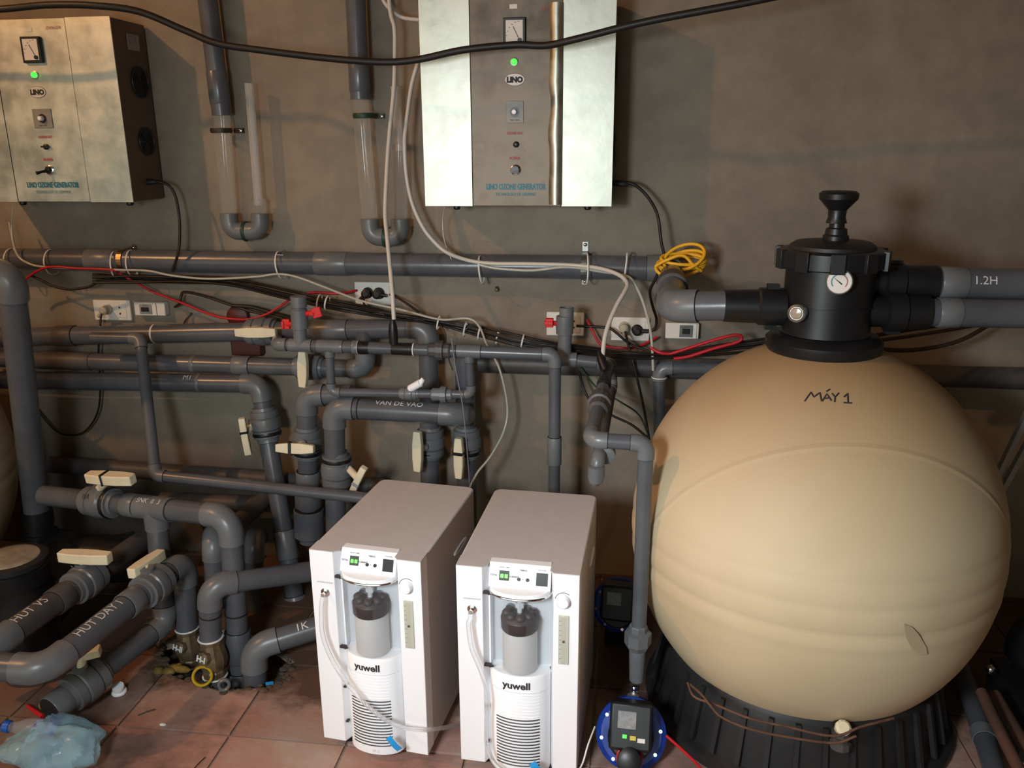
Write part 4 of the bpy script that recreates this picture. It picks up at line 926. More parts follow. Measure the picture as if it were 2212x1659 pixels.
# hand lettering wrapped on the shell
def on_tank(px, py):
    # point of the shell under that pixel
    d = ray(px, py).normalized(); o = CAM-V((TX, TY, .525)); s = V((1/.459, 1/.459, 1/.504)); oo = V((o.x*s.x, o.y*s.y, o.z*s.z)); dd = V((d.x*s.x, d.y*s.y, d.z*s.z))
    A = dd.dot(dd); B = oo.dot(dd); C_ = oo.dot(oo)-1; return CAM+d*((-B-sqrt(max(0, B*B-A*C_)))/A)
g = G()
for st in (((1738, 867), (1752, 847), (1758, 858), (1771, 848), (1775, 867)), ((1776, 867), (1786, 851), (1796, 866)), ((1779, 861), (1793, 860)), ((1785, 846), (1793, 841)),
           ((1797, 850), (1804, 858), (1812, 849)), ((1804, 858), (1803, 869)), ((1823, 858), (1831, 850), (1832, 870)), ((1822, 870), (1840, 871))):
    q = []
    for (xa_, ya_), (xb_, yb_) in zip(st, st[1:]): q += [on_tank(xa_+(xb_-xa_)*k/3, ya_+(yb_-ya_)*k/3) for k in range(3)]
    q.append(on_tank(*st[-1])); g.tube(q, .0020, 6)
g.build('lettering', inkb, T0)
# dirty smudge lower right of the belly
sm = mat('smudge', (.47, .375, .235), .6)
pts = [(1950, 1345), (1968, 1352), (1982, 1368), (1998, 1395), (2000, 1410), (1985, 1412), (1968, 1400), (1955, 1375)]
vv = [on_tank(*q)+(on_tank(*q)-V((TX, TY, .525))).normalized()*.0045 for q in pts]; G().add(vv, [tuple(range(8))]).build('smudge', sm, T0)
# valve head
hz = 1.015
def VH(x, y): return P(x, y, TY)
zf0 = VH(1785, 757).z; zf1 = VH(1785, 716).z; zb = VH(1785, 600).z; zl0 = VH(1785, 577).z; zl1 = VH(1785, 536).z; zd = VH(1785, 520).z; zk0 = VH(1790, 522).z; zk1 = VH(1790, 440).z
V0 = root('filter_valve_head', (TX, TY, zf0), 'black multiport valve head with knob and white gauge on the cream tank', 'valve'); hx = TX
ax = VH(1788, 640).x
G().lathe([(.105, 0), (.132, .006), (.138, .018), (.138, .034), (.128, .044), (.110, .05)], (ax, TY, zf0-.004), (0, 0, 1), 40).build('clamp_flange', black, V0)
G().lathe([(.106, 0), (.103, .05), (.103, zl0-zf1-.0)], (ax, TY, zf1), (0, 0, 1), 40).lathe([(.106, -.001), (.106, .002)], (ax, TY, VH(1785, 655).z), (0, 0, 1), 40).build('valve_body', black, V0)
g = G().lathe([(.108, 0), (.124, .004), (.124, zl1-zl0-.004), (.115, zl1-zl0)], (ax, TY, zl0), (0, 0, 1), 40)
for k in range(10):
    t = 2*pi*k/10+.2; d = V((cos(t), sin(t), 0)); s_ = V((-sin(t), cos(t), 0)); g.obox(V((ax, TY, (zl0+zl1)/2))+d*.124, d*.007, s_*.016, (0, 0, (zl1-zl0)/2))
g.build('lid_flange', black, V0, bevel=.001)
G().lathe([(.100, 0), (.098, .010), (.085, .018), (.04, .022)], (ax, TY, zl1-.002), (0, 0, 1), 40).build('lid', skirtm, V0)
G().lathe([(.030, 0), (.030, .018), (.026, .022), (.024, .035), (.018, .038), (.017, .05)], (ax+.005, TY, zd-.006), (0, 0, 1), 20).build('stem', black, V0)
G().lathe([(.024, 0), (.020, .014), (.021, .03), (.034, .045), (.044, .056), (.045, .068), (.038, .074), (.02, .070), (.004, .069)], (ax+.003, TY, zd+.042), (0, 0, 1), 28).build('knob', black, V0)
yb = TY-.103
gq = P(1813, 608, yb-.012); nd = (CAM-gq); nd.z *= .3; nd.x *= .8; nd.normalize()
ga = G().lathe([(.030, -.02), (.030, .006), (.028, .008), (.0265, .006)], gq, nd, 28).build('gauge', zinc, V0, label='round pressure gauge')
G().lathe([(.0265, .0055), (.0265, .0065)], gq, nd, 28).build('gauge_face', dialf, ga)
a_, b_ = frame(nd); 
def gp(u, v, e=.008): return gq+nd*e+a_*u+V((0, 0, 1))*v
G().add([gp(-.014, .010), gp(.0065, -.004), gp(.005, -.007)], [(0, 1, 2)]).build('gauge_needle', black, ga, smooth=0)
g = G()
for k in range(20):
    t = radians(-40+260*k/20); t2 = radians(-40+260*(k+1)/20); g.add([gp(cos(t)*.016, sin(t)*.016), gp(cos(t)*.018, sin(t)*.018), gp(cos(t2)*.018, sin(t2)*.018), gp(cos(t2)*.016, sin(t2)*.016)], [(0, 1, 2, 3)], 0 if k < 12 else 1)
g.build('gauge_scale', [redtxt, bluetxt], ga, smooth=0)
sq_ = P(1721, 677, TY-.095); nd2 = V((-.45, -1, .1)).normalized()
G().lathe([(.021, -.02), (.021, .003), (.016, .006), (.0155, .003)], sq_, nd2, 24).build('sight_glass', zinc, V0)
G().lathe([(.0155, .002), (.012, .005), (.001, .006)], sq_, nd2, 20).build('sight_lens', mat('sight_lens', (.32, .24, .17), .15), V0)
zl = VH(1650, 662).z
G().lathe([(.036, .10), (.040, 0)], (ax, TY, zl), (-1, 0, 0), 24).lathe([(.040, .095), (.047, .10), (.047, .16), (.042, .165), (.040, .245)], (ax, TY, zl), (-1, 0, 0), 16).obox((ax-.13, TY, zl+.048), (.014, 0, 0), (0, .012, 0), (0, 0, .008)).obox((ax-.13, TY, zl-.048), (.014, 0, 0), (0, .012, 0), (0, 0, .008)).build('left_port', black, V0, smooth=25)
zu, zw = VH(1960, 614).z, VH(1960, 672).z
for (z, L_, nm) in ((zu, VH(2030, 614).x-ax, 'upper_port'), (zw, VH(2000, 675).x-ax, 'lower_port')):
    yy = TY+(.03 if nm == 'upper_port' else -.01)
    G().lathe([(.038, .05), (.038, .13), (.048, .135), (.048, .175), (.0425, .18), (.0425, L_)], (ax, yy, z), (1, 0, 0), 24).obox((ax+.155, yy, z+(.046 if z == zu else -.046)), (.016, 0, 0), (0, .012, 0), (0, 0, .008)).build(nm, black, V0, smooth=25, bevel=0)
u0, u1 = V((VH(2026, 614).x, TY+.03, zu)), V((2.4, TY+.03, P(2400, 624, TY+.03).z))
ru = run('grey_pipe', 'upper stacked grey pipe right of the filter head, with white scribble', [u0, u1], .037)
lettering('1.2H', .028, on_pipe(u0, u1, .037, (P(2125, 625, TY).x-u0.x)/(u1.x-u0.x), (0, -1, .35)), inkw, ru); coupling(ru, u0, u1, .025, .06, .0395)
w0, w1 = V((VH(1996, 675).x, TY-.01, zw)), V((2.4, TY-.01, P(2400, 684, TY-.01).z))
rw = run('grey_pipe', 'lower stacked grey pipe right of the filter head', [w0, w1], .034)
coupling(rw, w0, w1, .03, .05, .0365)
# drain under the tank
dq = P(1818, 1575, -1.02)
D0 = root('drain_valve', (dq.x, dq.y, 0), 'white and grey drain fitting at the foot of the cream tank', 'drain')
G().cyl((dq.x, dq.y+.20, P(1818, 1572, dq.y).z), dq, .014, 14).build('pipe', black, D0)
G().lathe([(.017, 0), (.018, .006), (.018, .018), (.012, .024)], dq, (0, -.6, .7), 10).build('cap', ivory, D0, smooth=20)
G().lathe([(.020, 0), (.022, -.012), (.019, -.018), (.019, -.026), (.024, -.030), (.024, -.044), (.016, -.048)], dq+V((0, 0, -.002)), (0, .1, 1), 10).build('nut', pvc_d, D0, smooth=20)
cable('rusty_wire', 'upper rusty wire looping round the foot of the cream tank', [(1485, 1475, -1.0), (1500, 1505, -1.04), (1545, 1522, -1.06), (1620, 1552, -1.09), (1700, 1570, -1.10), (1800, 1590, -1.11), (1860, 1570, -1.10), (1930, 1552, -1.07)], .0028, rust, 'wire', n=6)
cable('rusty_wire', 'lower rusty wire sagging across the black base skirt', [(1490, 1478, -1.0), (1515, 1500, -1.05), (1535, 1525, -1.08), (1560, 1550, -1.10), (1620, 1575, -1.12), (1700, 1592, -1.12), (1800, 1605, -1.12), (1850, 1590, -1.12)], .0028, rust, 'wire', n=6)

# second tank at the far left, mostly outside the frame
lc = V((-2.365, 0, 0))
tank(lc.x, -.62, 'edge of an olive-tan round tank at the extreme left, behind the big upright pipe')

# ------------------------------------------------------------------ oxygen concentrators
def concentrator(bl, br, Hp, lab, tubepts):
    a = F(*bl, .03); b = F(*br, .03); dx = b-a; W = dx.length; rz = atan2(dx.y, dx.x); H = .537; D = .455
    R0 = root('oxygen_concentrator', (a.x, a.y, 0), lab, 'oxygen concentrator', None, rz); ORG[R0.name] = V((0, 0, 0)); z0 = .03
    r0, r1 = W*.215, W*.795; dp = .040
    Hz = z0+H
    def B(g, n, m, **k): return g.build(n, m, R0, **k)
    # casing: side and back shell behind the white fascia
    rr = .022
    def rrect(x0, y0, x1, y1, r, n=6):
        pts = [(x0, y0), (x1, y0)]
        for (cx_, cy_, t0) in ((x1-r, y1-r, 0), (x0+r, y1-r, pi/2)):
            for k in range(n+1): t = t0+pi/2*k/n; pts.append((cx_+cos(t)*r, cy_+sin(t)*r))
        return pts
    B(G().prism([(x, y, z0) for x, y in rrect(0, dp+.002, W, D, rr)], (0, 0, H)), 'casing', taupe, bevel=.004)
    B(G().prism([(x, y, Hz-.002) for x, y in [(0, .0015), (r0, .0015), (r0+.012, .012), (r0+.012, dp+.001)]+[(r1-.010, dp+.001), (r1-.010, .012), (r1, .0015), (W, .0015), (W, dp+.01), (0, dp+.01)]], (0, 0, .0022)), 'top_edge', taupe)
    # white fascia columns
    B(G().prism([(0, 0, z0), (r0, 0, z0), (r0+.016, dp, z0), (0, dp+.004, z0)], (0, 0, H-.002)), 'fascia_column', white, bevel=.0015)
    B(G().prism([(r1, 0, z0), (W, 0, z0), (W, dp+.004, z0), (r1-.012, dp, z0)], (0, 0, H-.002)), 'fascia_column', white, bevel=.0015)
    xl, xr = r0+.013, r1-.009; xc = (xl+xr)/2; hw = (xr-xl)/2
    # tilted control panel
    zp0 = Hz-.052; y_t, y_b = .026, .006
    g = G().add([(xl, y_b, zp0), (xr, y_b, zp0), (xr, y_t, Hz+.002), (xl, y_t, Hz+.002), (xl, dp+.01, zp0), (xr, dp+.01, zp0), (xr, dp+.01, Hz+.002), (xl, dp+.01, Hz+.002)],
                [(0, 1, 2, 3), (5, 4, 7, 6), (4, 0, 3, 7), (1, 5, 6, 2), (3, 2, 6, 7), (4, 5, 1, 0)])
    cp = B(g, 'control_panel', white, bevel=.002)
    n = V((0, -(Hz+.002-zp0), (y_t-y_b)*-1)).normalized(); n = V((0, -(Hz-zp0), -(0)+ (y_t-y_b))).normalized()
    uz = V((0, y_t-y_b, Hz-zp0)).normalized(); o = V((xl, y_b, zp0))+n*.0006; pw = xr-xl; ph = .054
    def pb(x0, x1, z0_, z1, m, nm, e=.001): g = G().obox(o+V((pw*(x0+x1)/2, 0, 0))+uz*(ph*(z0_+z1)/2), (pw*(x1-x0)/2, 0, 0), n*e, uz*(ph*(z1-z0_)/2)); return g.build(nm, m, cp, smooth=0)
    pb(.17, .33, .32, .74, lcdb, 'display'); 
    lettering('88 88', .0125, on_plane(o+V((pw*.25, 0, 0))+uz*ph*.50+n*.0016, (1, 0, 0), uz), lcd, cp, sx=.62, bold=.0005)
    pb(.77, .95, .22, .76, black, 'power_switch', .003)
    for fx in (.49, .63): G().lathe([(.0042, 0), (.0040, .003)], o+V((pw*fx, 0, 0))+uz*ph*.42, n, 12).build('button', black, cp)
    for (s, fx, fz) in (('RUN TIME', .25, .88), ('TIMING', .56, .80), ('POWER', .86, .88), ('TOTAL', .08, .52), ('CURRENT', .41, .50), ('+', .55, .42), ('-', .69, .42)):
        lettering(s, .0052, on_plane(o+V((pw*fx, 0, 0))+uz*ph*fz, (1, 0, 0), uz), cap_g, cp, bold=.0002)
    # niche back
    zw = z0+H*.505
    B(G().box((xl-.004, dp-.002, z0+.01), (xr+.004, dp+.003, zp0)), 'niche_back', niche, smooth=0)
    bul = .030
    def arc(k, N_, grow=0, y0=dp*.72, top=0): t = pi*k/N_; return V((xc-cos(t)*(hw+grow), y0-sin(t)**.75*(y0+bul-.006+grow), 0))
    N_ = 20
    # shelf under the control panel, chrome rim, lower convex front
    sh = [arc(k, N_, -.001)+V((0, 0, zp0-.010)) for k in range(N_+1)]+[V((xr, dp, zp0-.010)), V((xl, dp, zp0-.010))]
    B(G().prism(sh, (0, 0, .010)), 'shelf', white, bevel=.001)
    B(G().tube([arc(k, N_, .0005)+V((0, 0, zp0-.011)) for k in range(N_+1)], .0028, 8), 'chrome_rim', chrome)
    # clear curved door
    g = G(); vs = []; fs = []
    for z in (zw+.004, zp0-.012):
        for k in range(N_+1): vs.append(arc(k, N_, -.001)+V((0, 0, z)))
    fs = [(k, k+1, N_+2+k, N_+1+k) for k in range(N_)]
    cd_ = B(g.add(vs, fs), 'clear_door', glassy)
    for z in (zw+.006, zp0-.014): G().box((xl-.012, .002, z-.004), (xl+.006, .009, z+.003)).obox((xl+.006, .0, z), (.006, -.003, .004), (0, .0015, 0), (-.001, 0, .002)).build('hinge', lbl if 0 else cap_g, cd_)
    G().box((xl-.001, .012, zw), (xl+.003, .020, zp0-.01)).build('door_edge', white, cd_)
    # bottle
    bz = zw+.002; bc = V((xc+.002, .010, 0)); yc = .018
    bt = B(G().lathe([(.038, 0), (.041, .003), (.041, .100), (.038, .107)], (xc, yc, bz), (0, 0, 1), 28), 'humidifier_bottle', milky, label='frosted humidifier bottle')
    g = G().lathe([(.041, 0), (.044, .004), (.045, .030), (.040, .037), (.032, .041)], (xc, yc, bz+.105), (0, 0, 1), 28)
    for k in range(8): t = 2*pi*k/8+.2; g.ell((xc+.030*cos(t), yc+.030*sin(t), bz+.146), .012, .012, .010, 12, 8)
    g.build('cap', cap_g, bt)
    G().cyl((xc, yc, bz+.14), (xc, yc, zp0-.012), .006, 12).lathe([(.011, 0), (.011, .012)], (xc, yc, bz+.160), (0, 0, 1), 6).build('inlet', niche, bt)
    # lower convex front
    zb_ = z0-.006
    sh = [arc(k, N_, .001) for k in range(N_+1)]
    g = G(); rows = [(zb_, -.006), (zb_+.004, 0), (zw-.008, 0), (zw, -.004)]; vs = []; fs = []; M_ = N_+1
    for (z, gr) in rows:
        for k in range(N_+1): vs.append(arc(k, N_, .001+gr)+V((0, 0, z)))
    for i in range(3): fs += [(i*M_+k, i*M_+k+1, (i+1)*M_+k+1, (i+1)*M_+k) for k in range(N_)]
    b0_ = len(vs); vs += [V((xl, dp, zb_)), V((xr, dp, zb_)), V((xl, dp, zw)), V((xr, dp, zw))]
    fs += [tuple(range(N_, -1, -1))+(b0_, b0_+1), tuple(range(3*M_, 4*M_))+(b0_+3, b0_+2)]
    lf = B(g.add(vs, fs), 'convex_front', white, smooth=40)
    def yfront(x): # arc surface y at x
        c_ = max(-1, min(1, (xc-x)/(hw+.001))); t = math.acos(c_); return dp*.72-sin(t)**.75*(dp*.72+bul-.006+.001)
    xa, xb = xl+hw*.28, xr-hw*.28
    for k in range(16):
        z = z0+.024+k*.0086; pts = [V((xa+(xb-xa)*i/12, yfront(xa+(xb-xa)*i/12)-.0003, z)) for i in range(13)]; G().tube(pts, .0016, 6).build('vent_slot', cap_g, lf)
    for k in range(9):
        z = z0+.024+(16+k)*.0086; pts = [V((xa+(xb-xa)*i/12, yfront(xa+(xb-xa)*i/12)+.0002, z)) for i in range(13)]; G().tube(pts, .0012, 6).build('front_rib', white, lf)
    G().tube([V((xl+.002+(xr-xl-.004)*i/16, yfront(xl+.002+(xr-xl-.004)*i/16)+.0002, zw-.042)) for i in range(17)], .0008, 5).build('seam', niche, lf)
    lettering('yuwell', .026, lambda u, v: V((xc-.002+u, yfront(xc-.002+u)-.001, zw-.024+v)), cap_g, lf, bold=.0008)
    lettering('7F-5', .011, lambda u, v: V((xc+.01+u, yfront(xc+.01+u)-.001, z0+.008+v)), niche, lf)
    # flow meter, knob, nozzle
    fx0, fx1 = r1+(W-r1)*.20, r1+(W-r1)*.62; fz0, fz1 = z0+H*.565, z0+H*.805
    fm = B(G().box((fx0, -.003, fz0), (fx1, .004, fz1)), 'flow_meter', mat('flow_meter', (.52, .52, .42), .15), bevel=.0015)
    G().lathe([(.006, 0), (.006, fz1-fz0-.012)], ((fx0+fx1)/2, -.003, fz0+.006), (0, 0, 1), 12).build('tube', glassy, fm)
    G().ell(((fx0+fx1)/2, -.0055, (fz0+fz1)/2-.002), .0028, .0028, .0028, 10, 8).build('float_ball', rust, fm)
    g = G()
    for k in range(9): z = fz0+.016+k*(fz1-fz0-.03)/8; g.box((fx0+.002, -.0036, z-.0004), (fx0+.007, -.0029, z+.0004))
    g.build('scale', greytxt, fm, smooth=0)
    kc = V(((fx0+fx1)/2-.001, 0, z0+H*.875))
    kn = B(G().lathe([(.0155, 0), (.0145, .012), (.012, .015)], kc, (0, -1, 0), 20), 'flow_knob', white)
    G().tube([kc+V((cos(radians(t))*.020, -.0006, sin(radians(t))*.020)) for t in range(50, 171, 12)], .0009, 5).build('dial_arc', greytxt, kn)
    nc = V((r0*.60, 0, z0+H*.795))
    nz = B(G().lathe([(.0115, 0), (.0115, .003), (.008, .004), (.005, .005), (.005, .018)], nc, (0, -1, 0), 18), 'outlet_nozzle', chrome)
    lettering('OXYGEN OUTLET', .0052, on_plane(nc+V((0, -.0006, .026)), (1, 0, 0), (0, 0, 1)), greytxt, R0)
    for z in (z0+H*.30, z0+H*.11): B(G().box((r0+.003, .002, z-.002), (r0+.010, .012, z+.002)), 'clip', cap_g)
    # side handle slot
    hy, hz_ = D*.66, z0+H*.80
    g = G(); pl = [V((W+.001, hy+cos(t)*.052*(1 if abs(cos(t)) > .4 else 1), hz_+sin(t)*.0055)) for t in [2*pi*k/24 for k in range(24)]]
    B(G().tube(pl+[pl[0]], .0028, 6, cap=False), 'handle_rim', white); B(G().prism([q-V((.0006, 0, 0)) for q in pl], (.0010, 0, 0)), 'handle_recess', cap_g)
    for (fx, fy) in ((.05, .05), (W-.05, .05), (.05, D-.05), (W-.04, D-.05)):
        B(G().lathe([(.016, 0), (.019, .004), (.019, .022), (.016, .031)], (fx, fy, 0), (0, 0, 1), 16), 'foot', rubber)
    return R0, W, (nc, xr, yfront)
c1, W1, i1 = concentrator((700, 1593), (925, 1632), None, 'left of the two white oxygen concentrators with taupe lids', None)
c2, W2, i2 = concentrator((996, 1640), (1245, 1672), None, 'right of the two white oxygen concentrators, beside the cream tank', None)
def cworld(R0, p): return Matrix.Translation(R0.location) @ Matrix.Rotation(R0.rotation_euler.z, 4, 'Z') @ V(p)
def otube(name, lab, R0, info, pix):
    nc = cworld(R0, info[0]+V((0, -.014, 0)))
    pts = [nc, nc+V((0, -.012, -.012))]+[P(x, y, Y) for x, y, Y in pix]
    G().tube(smooth(pts, 8), .0055, 10).build(name, cleartube, None, smooth=60, label=lab, cat='tube')
otube('oxygen_tube', 'clear tube drooping across the front of the left white unit to the other unit', c1, i1,
      [(694, 1325, -1.03), (698, 1375, -1.035), (721, 1432, -1.045), (760, 1488, -1.065), (808, 1537, -1.075), (860, 1568, -1.075), (915, 1576, -1.07), (960, 1572, -1.0), (1000, 1560, -.9)])
otube('oxygen_tube', 'clear tube hanging down the left front of the right white unit', c2, i2,
      [(1012, 1350, -1.065), (1019, 1400, -1.07), (1040, 1452, -1.07), (1053, 1505, -1.075), (1051, 1560, -1.075), (1052, 1610, -1.08), (1066, 1645, -1.09), (1090, 1670, -1.10)])
def tapepiece(lab, q, w_, h_, rot):
    a = V((cos(rot), 0, sin(rot))); b = V((-sin(rot), 0, cos(rot))); g = G(); vs = []; n = 6
    for i in range(n+1):
        for s in (-1, 1): vs.append(V(q)+b*(h_*(.5-i/n))+a*(s*w_/2)+V((0, -.003*sin(i/n*pi), 0)))
    fs = [(2*i, 2*i+1, 2*i+3, 2*i+2) for i in range(n)]; k = len(vs); vs2 = [v+V((0, .0006, 0)) for v in vs]
    G().add(vs, fs).add(vs2, fs).build('blue_tape', bluetape, None, label=lab, cat='tape')
tapepiece('strip of blue tape stuck low on the front of the left white unit', P(851, 1606, -1.078), .016, .044, radians(38))
tapepiece('strip of blue tape stuck low on the front of the right white unit', P(1157, 1657, -1.098), .020, .028, radians(38))

# ------------------------------------------------------------------ pumps
# black pool pump, left edge
lz = F(22, 1204, .375)
pm = root('pool_pump', (lz.x, lz.y, 0), 'black pool pump with a cloudy round lid at the left edge', 'pump')
lx, ly = lz.x, lz.y
G().lathe([(.095, 0), (.10, .02), (.10, .18), (.088, .23), (.085, .26), (.097, .265), (.097, .315), (.090, .32)], (lx, ly, .035), (0, 0, 1), 32).build('strainer_pot', black, pm)
G().lathe([(.094, 0), (.098, .004), (.098, .018), (.088, .022), (.078, .022)], (lx, ly, .354), (0, 0, 1), 36).build('lid_ring', skirtm, pm)
G().lathe([(.079, 0), (.075, .004), (.04, .010), (.001, .012)], (lx, ly, .374), (0, 0, 1), 32).build('lid', mat('cloudy_lid', (.34, .31, .25), .3, var=.4, vscale=20), pm)
G().lathe([(.06, 0), (.095, .03), (.10, .10), (.09, .15), (.08, .16), (.078, .34), (.06, .37)], (-1.93, -.45, .18), (1, .12, 0), 28).build('motor', black, pm)
G().lathe([(.055, 0), (.055, .03), (.045, .035), (.045, .10)], (-1.88, -.45, .24), (0, 0, 1), 20).build('outlet', black, pm)
G().box((-2.15, -.60, .0), (F(22, 1358, .02).x, -.35, .035)).build('base_plate', bluep, pm, bevel=.004)
sx = P(140, 1232, -.60)
G().lathe([(.07, 0), (.098, .02), (.098, .22), (.07, .25)], (lx+.0, ly+.06, .19), (-.35, 1, .0), 28).build('volute', black, pm)
G().obox(sx+V((.0, .022, -.012)), (.045, .010, -.035), (0, .02, 0), (.020, 0, .026)).build('terminal_box', black, pm, bevel=.004)

st = G().obox(sx, (.030, .012, -.028), (0, .0008, 0), (.018, 0, .020)).build('sticker', mat('sticker_pale', (.42, .45, .48), .5), pm)
G().obox(sx+V((-.016, -.002, .016)), (.012, .004, -.008), (0, .0008, 0), (.018, 0, .020)).build('sticker_band', bluetape, pm)
n_ = V((0, -1, 0)); lettering('Swimming Pool', .0085, on_plane(sx+V((.006, -.003, .004)), V((.74, .2, -.6)).normalized(), V((.62, 0, .72)).normalized()), inkb, pm)
G().box((-.08, -.045, 0), (.08, .045, .05)).build('ribbed_block', mat('grey_green', (.06, .08, .07), .6, var=.3), None, label='grey-green ribbed block lying behind the black pump', cat='block', bevel=.004).location = F(245, 1195, .10)
bpy.data.objects['ribbed_block'].rotation_euler = (0, 0, .7)
G().box((-.11, -.06, 0), (.11, .06, .10)).build('pump_plinth', dirt, None, label='dirty plinth under the grey-green block behind the black pump', cat='plinth').location = F(245, 1195, .10)-V((0, 0, .10))
bpy.data.objects['pump_plinth'].rotation_euler = (0, 0, .7)

def dosing(name, c, lab, s=1.0, face=V((0, -1, .25)), full=True):
    """circulation pump: blue disc housing, black motor box on its front"""
    R0 = root(name, (c.x, c.y, 0), lab, 'pump'); f_ = face.normalized(); sx_ = V((0, 0, 1)).cross(f_).normalized(); sx_ = sx_ if sx_.x > 0 else -sx_; uz = f_.cross(sx_); uz = uz if uz.z > 0 else -uz
    G().lathe([(.075*s, 0), (.088*s, .008), (.088*s, .04*s), (.075*s, .05*s)], c, f_, 36).build('housing', bluep, R0)
    for k in range(8): t = 2*pi*k/8+.2; G().lathe([(.005, 0), (.005, .006)], c+f_*(.048*s)+(sx_*cos(t)+uz*sin(t))*.074*s, f_, 6).build('bolt', chrome, R0)
    G().lathe([(.056*s, 0), (.056*s, .05), (.050*s, .056)], c+f_*.048*s, f_, 28).build('motor', black, R0)
    bx = G().obox(c+f_*(.085*s)+uz*.028*s, sx_*.052*s, f_*.038*s, uz*.056*s).build('terminal_box', black, R0, bevel=.008*s, segs=3)
    q = c+f_*(.124*s)+uz*.028*s
    G().obox(q+uz*.016*s-sx_*.010*s, sx_*.022*s, f_*.0006, uz*.020*s).build('rating_label', lbl, R0, smooth=0)
    if full:
        G().obox(q-uz*.022*s-sx_*.014*s, sx_*.005*s, f_*.001, uz*.004*s).build('green_light', ggreen, R0, smooth=0)
        G().obox(q-uz*.024*s+sx_*.006*s, sx_*.007*s, f_*.0006, uz*.005*s).build('yellow_label', mat('yellow_label', (.62, .48, .04), .5), R0, smooth=0)
        G().obox(q-uz*.028*s+sx_*.026*s, sx_*.009*s, f_*.0006, uz*.005*s).build('white_label', plate, R0, smooth=0)
        G().torus(c+f_*(.112*s)-uz*.046*s, f_, .028*s, .005*s, 28, 8).build('red_ring', red, R0)
        G().lathe([(.030*s, 0), (.030*s, .05), (.020*s, .055)], c+f_*(.10*s)-uz*.046*s, f_, 20).build('motor_plug', black, R0)
        G().cyl(c+uz*.07*s+f_*.02, V((c.x, c.y, 0))+f_*.02+uz*(.07*s)+V((0, 0, c.z+.02)), .016, 14).build('inlet_neck', zinc, R0)
    G().box((c.x-.045, c.y-.03, 0), (c.x+.045, c.y+.05, c.z-.05)).build('pump_foot', black, R0, bevel=.004)
    return R0
dosing('circulation_pump', P(1364, 1590, -.93)+V((0, .02, 0)), 'blue and black circulation pump on the floor in front, below the slim upright pipe', 1.0, V((-.05, -1, .55)))
dosing('circulation_pump', P(1340, 1300, -.42), 'blue and black pump half hidden between the right white unit and the tank', .95, V((-.1, -1, .25)), False)
# right edge items
mr_ = root('pump_motor', P(2225, 1375, -.62)*1, 'dark pump motor at the right edge behind the tank', 'pump'); c = P(2225, 1375, -.62); ORG[mr_.name] = V(c)
G().lathe([(.06, 0), (.085, .01), (.085, .22), (.07, .25)], c, (.3, -1, 0), 28).build('motor_shell', black, mr_)
G().lathe([(.05, 0), (.055, .01), (.055, .03), (.02, .04)], c+V((.06, -.25, 0)), (.3, -1, 0), 24).build('fan_cover', skirtm, mr_)
G().box((c.x-.09, c.y-.22, 0), (c.x+.16, c.y, c.z-.07)).build('motor_foot', black, mr_)
G().lathe([(.006, 0), (.011, .004), (.011, .016), (.006, .020)], P(2140, 1445, -.70), (-.2, -1, .3), 12).ell(tuple(P(2140, 1445, -.72)), .012, .012, .012, 14, 10).build('chrome_knob', chrome, None, label='small shiny knob right of the tank bottom', cat='knob')
run('grey_pipe', 'dark blue-grey pipe slanting on the floor right of the tank base', [F(2060, 1400, .04), F(2125, 1590, .04), F(2185, 1780, .04)], .026)
cable('brown_hose', 'brown hose lying on the floor at the lower right corner', [(2120, 1495, -.85), (2150, 1560, -.95), (2190, 1640, -1.05), (2220, 1700, -1.12)], .014, mat('brown_hose', (.10, .05, .035), .6, var=.3), 'hose')
cable('brown_hose', 'second brown hose nearer the right edge of the floor', [(2150, 1500, -.80), (2185, 1560, -.9), (2225, 1630, -1.0)], .014, mat('brown_hose', (.10, .05, .035), .6), 'hose')
alu = mat('aluminium', (.38, .39, .38), .4, metal=.6)
for (x0, y0, x1, y1, lab) in ((2240, 850, 2158, 1020, 'left pale slanted rail leaning at the right edge'), (2262, 880, 2166, 1055, 'right pale slanted rail leaning at the right edge')):
    A, B = P(x0, y0, -.30), P(x1, y1, -.36); d = (B-A).normalized(); s_ = d.cross(V((0, 1, 0))).normalized()
    B2 = B+d*((B.z-.0)/abs(d.z)) if d.z else B
    G().obox((A+B2)/2, (B2-A)/2, s_*.007, (0, .010, 0)).build('slanted_rail', alu, None, label=lab, cat='rail')
cable('red_cable', 'red cord on the floor beside the front blue pump', [(1440, 1590, -1.0), (1465, 1612, -1.03), (1500, 1645, -1.08), (1530, 1680, -1.14)], .0035, redc)
cable('thin_wire', 'white wire at the right foot of the right white unit', [(1285, 1570, -1.02), (1270, 1610, -1.07), (1258, 1650, -1.10), (1240, 1680, -1.14)], .0022, ring_w, 'wire')

# ------------------------------------------------------------------ litter on the floor
c = F(440, 1478, 0)+V((0, 0, .028))
G().torus(c, V((.35, -1, .45)), .026, .0045, 32, 8, sq=2.2).build('yellow_ring', mat('yellow_ring', (.62, .40, .02), .4), None, label='yellow plastic ring at the edge of the floor hole', cat='ring')
c = F(486, 1492, 0)+V((0, 0, .020)); G().torus(c, V((.35, -1, .35)), .014, .0055, 28, 8, sq=1.8).build('grey_ring', pvc_l, None, label='small grey ring beside the yellow ring', cat='ring')
c = F(258, 1495, .0); G().lathe([(.019, 0), (.021, .004), (.019, .008), (.015, .009), (.015, .018), (.017, .020), (.016, .026), (.002, .027)], c, (.1, -.25, 1), 24).build('white_disc', white, None, label='small white plastic cap on the tiles', cat='cap')
c = F(372, 1448, .0); random.seed(5); g = G()
for k in range(5): g.ell((c.x+random.uniform(-.04, .03), c.y+random.uniform(-.015, .02), .0), random.uniform(.012, .03), random.uniform(.01, .018), .012, 8, 6)
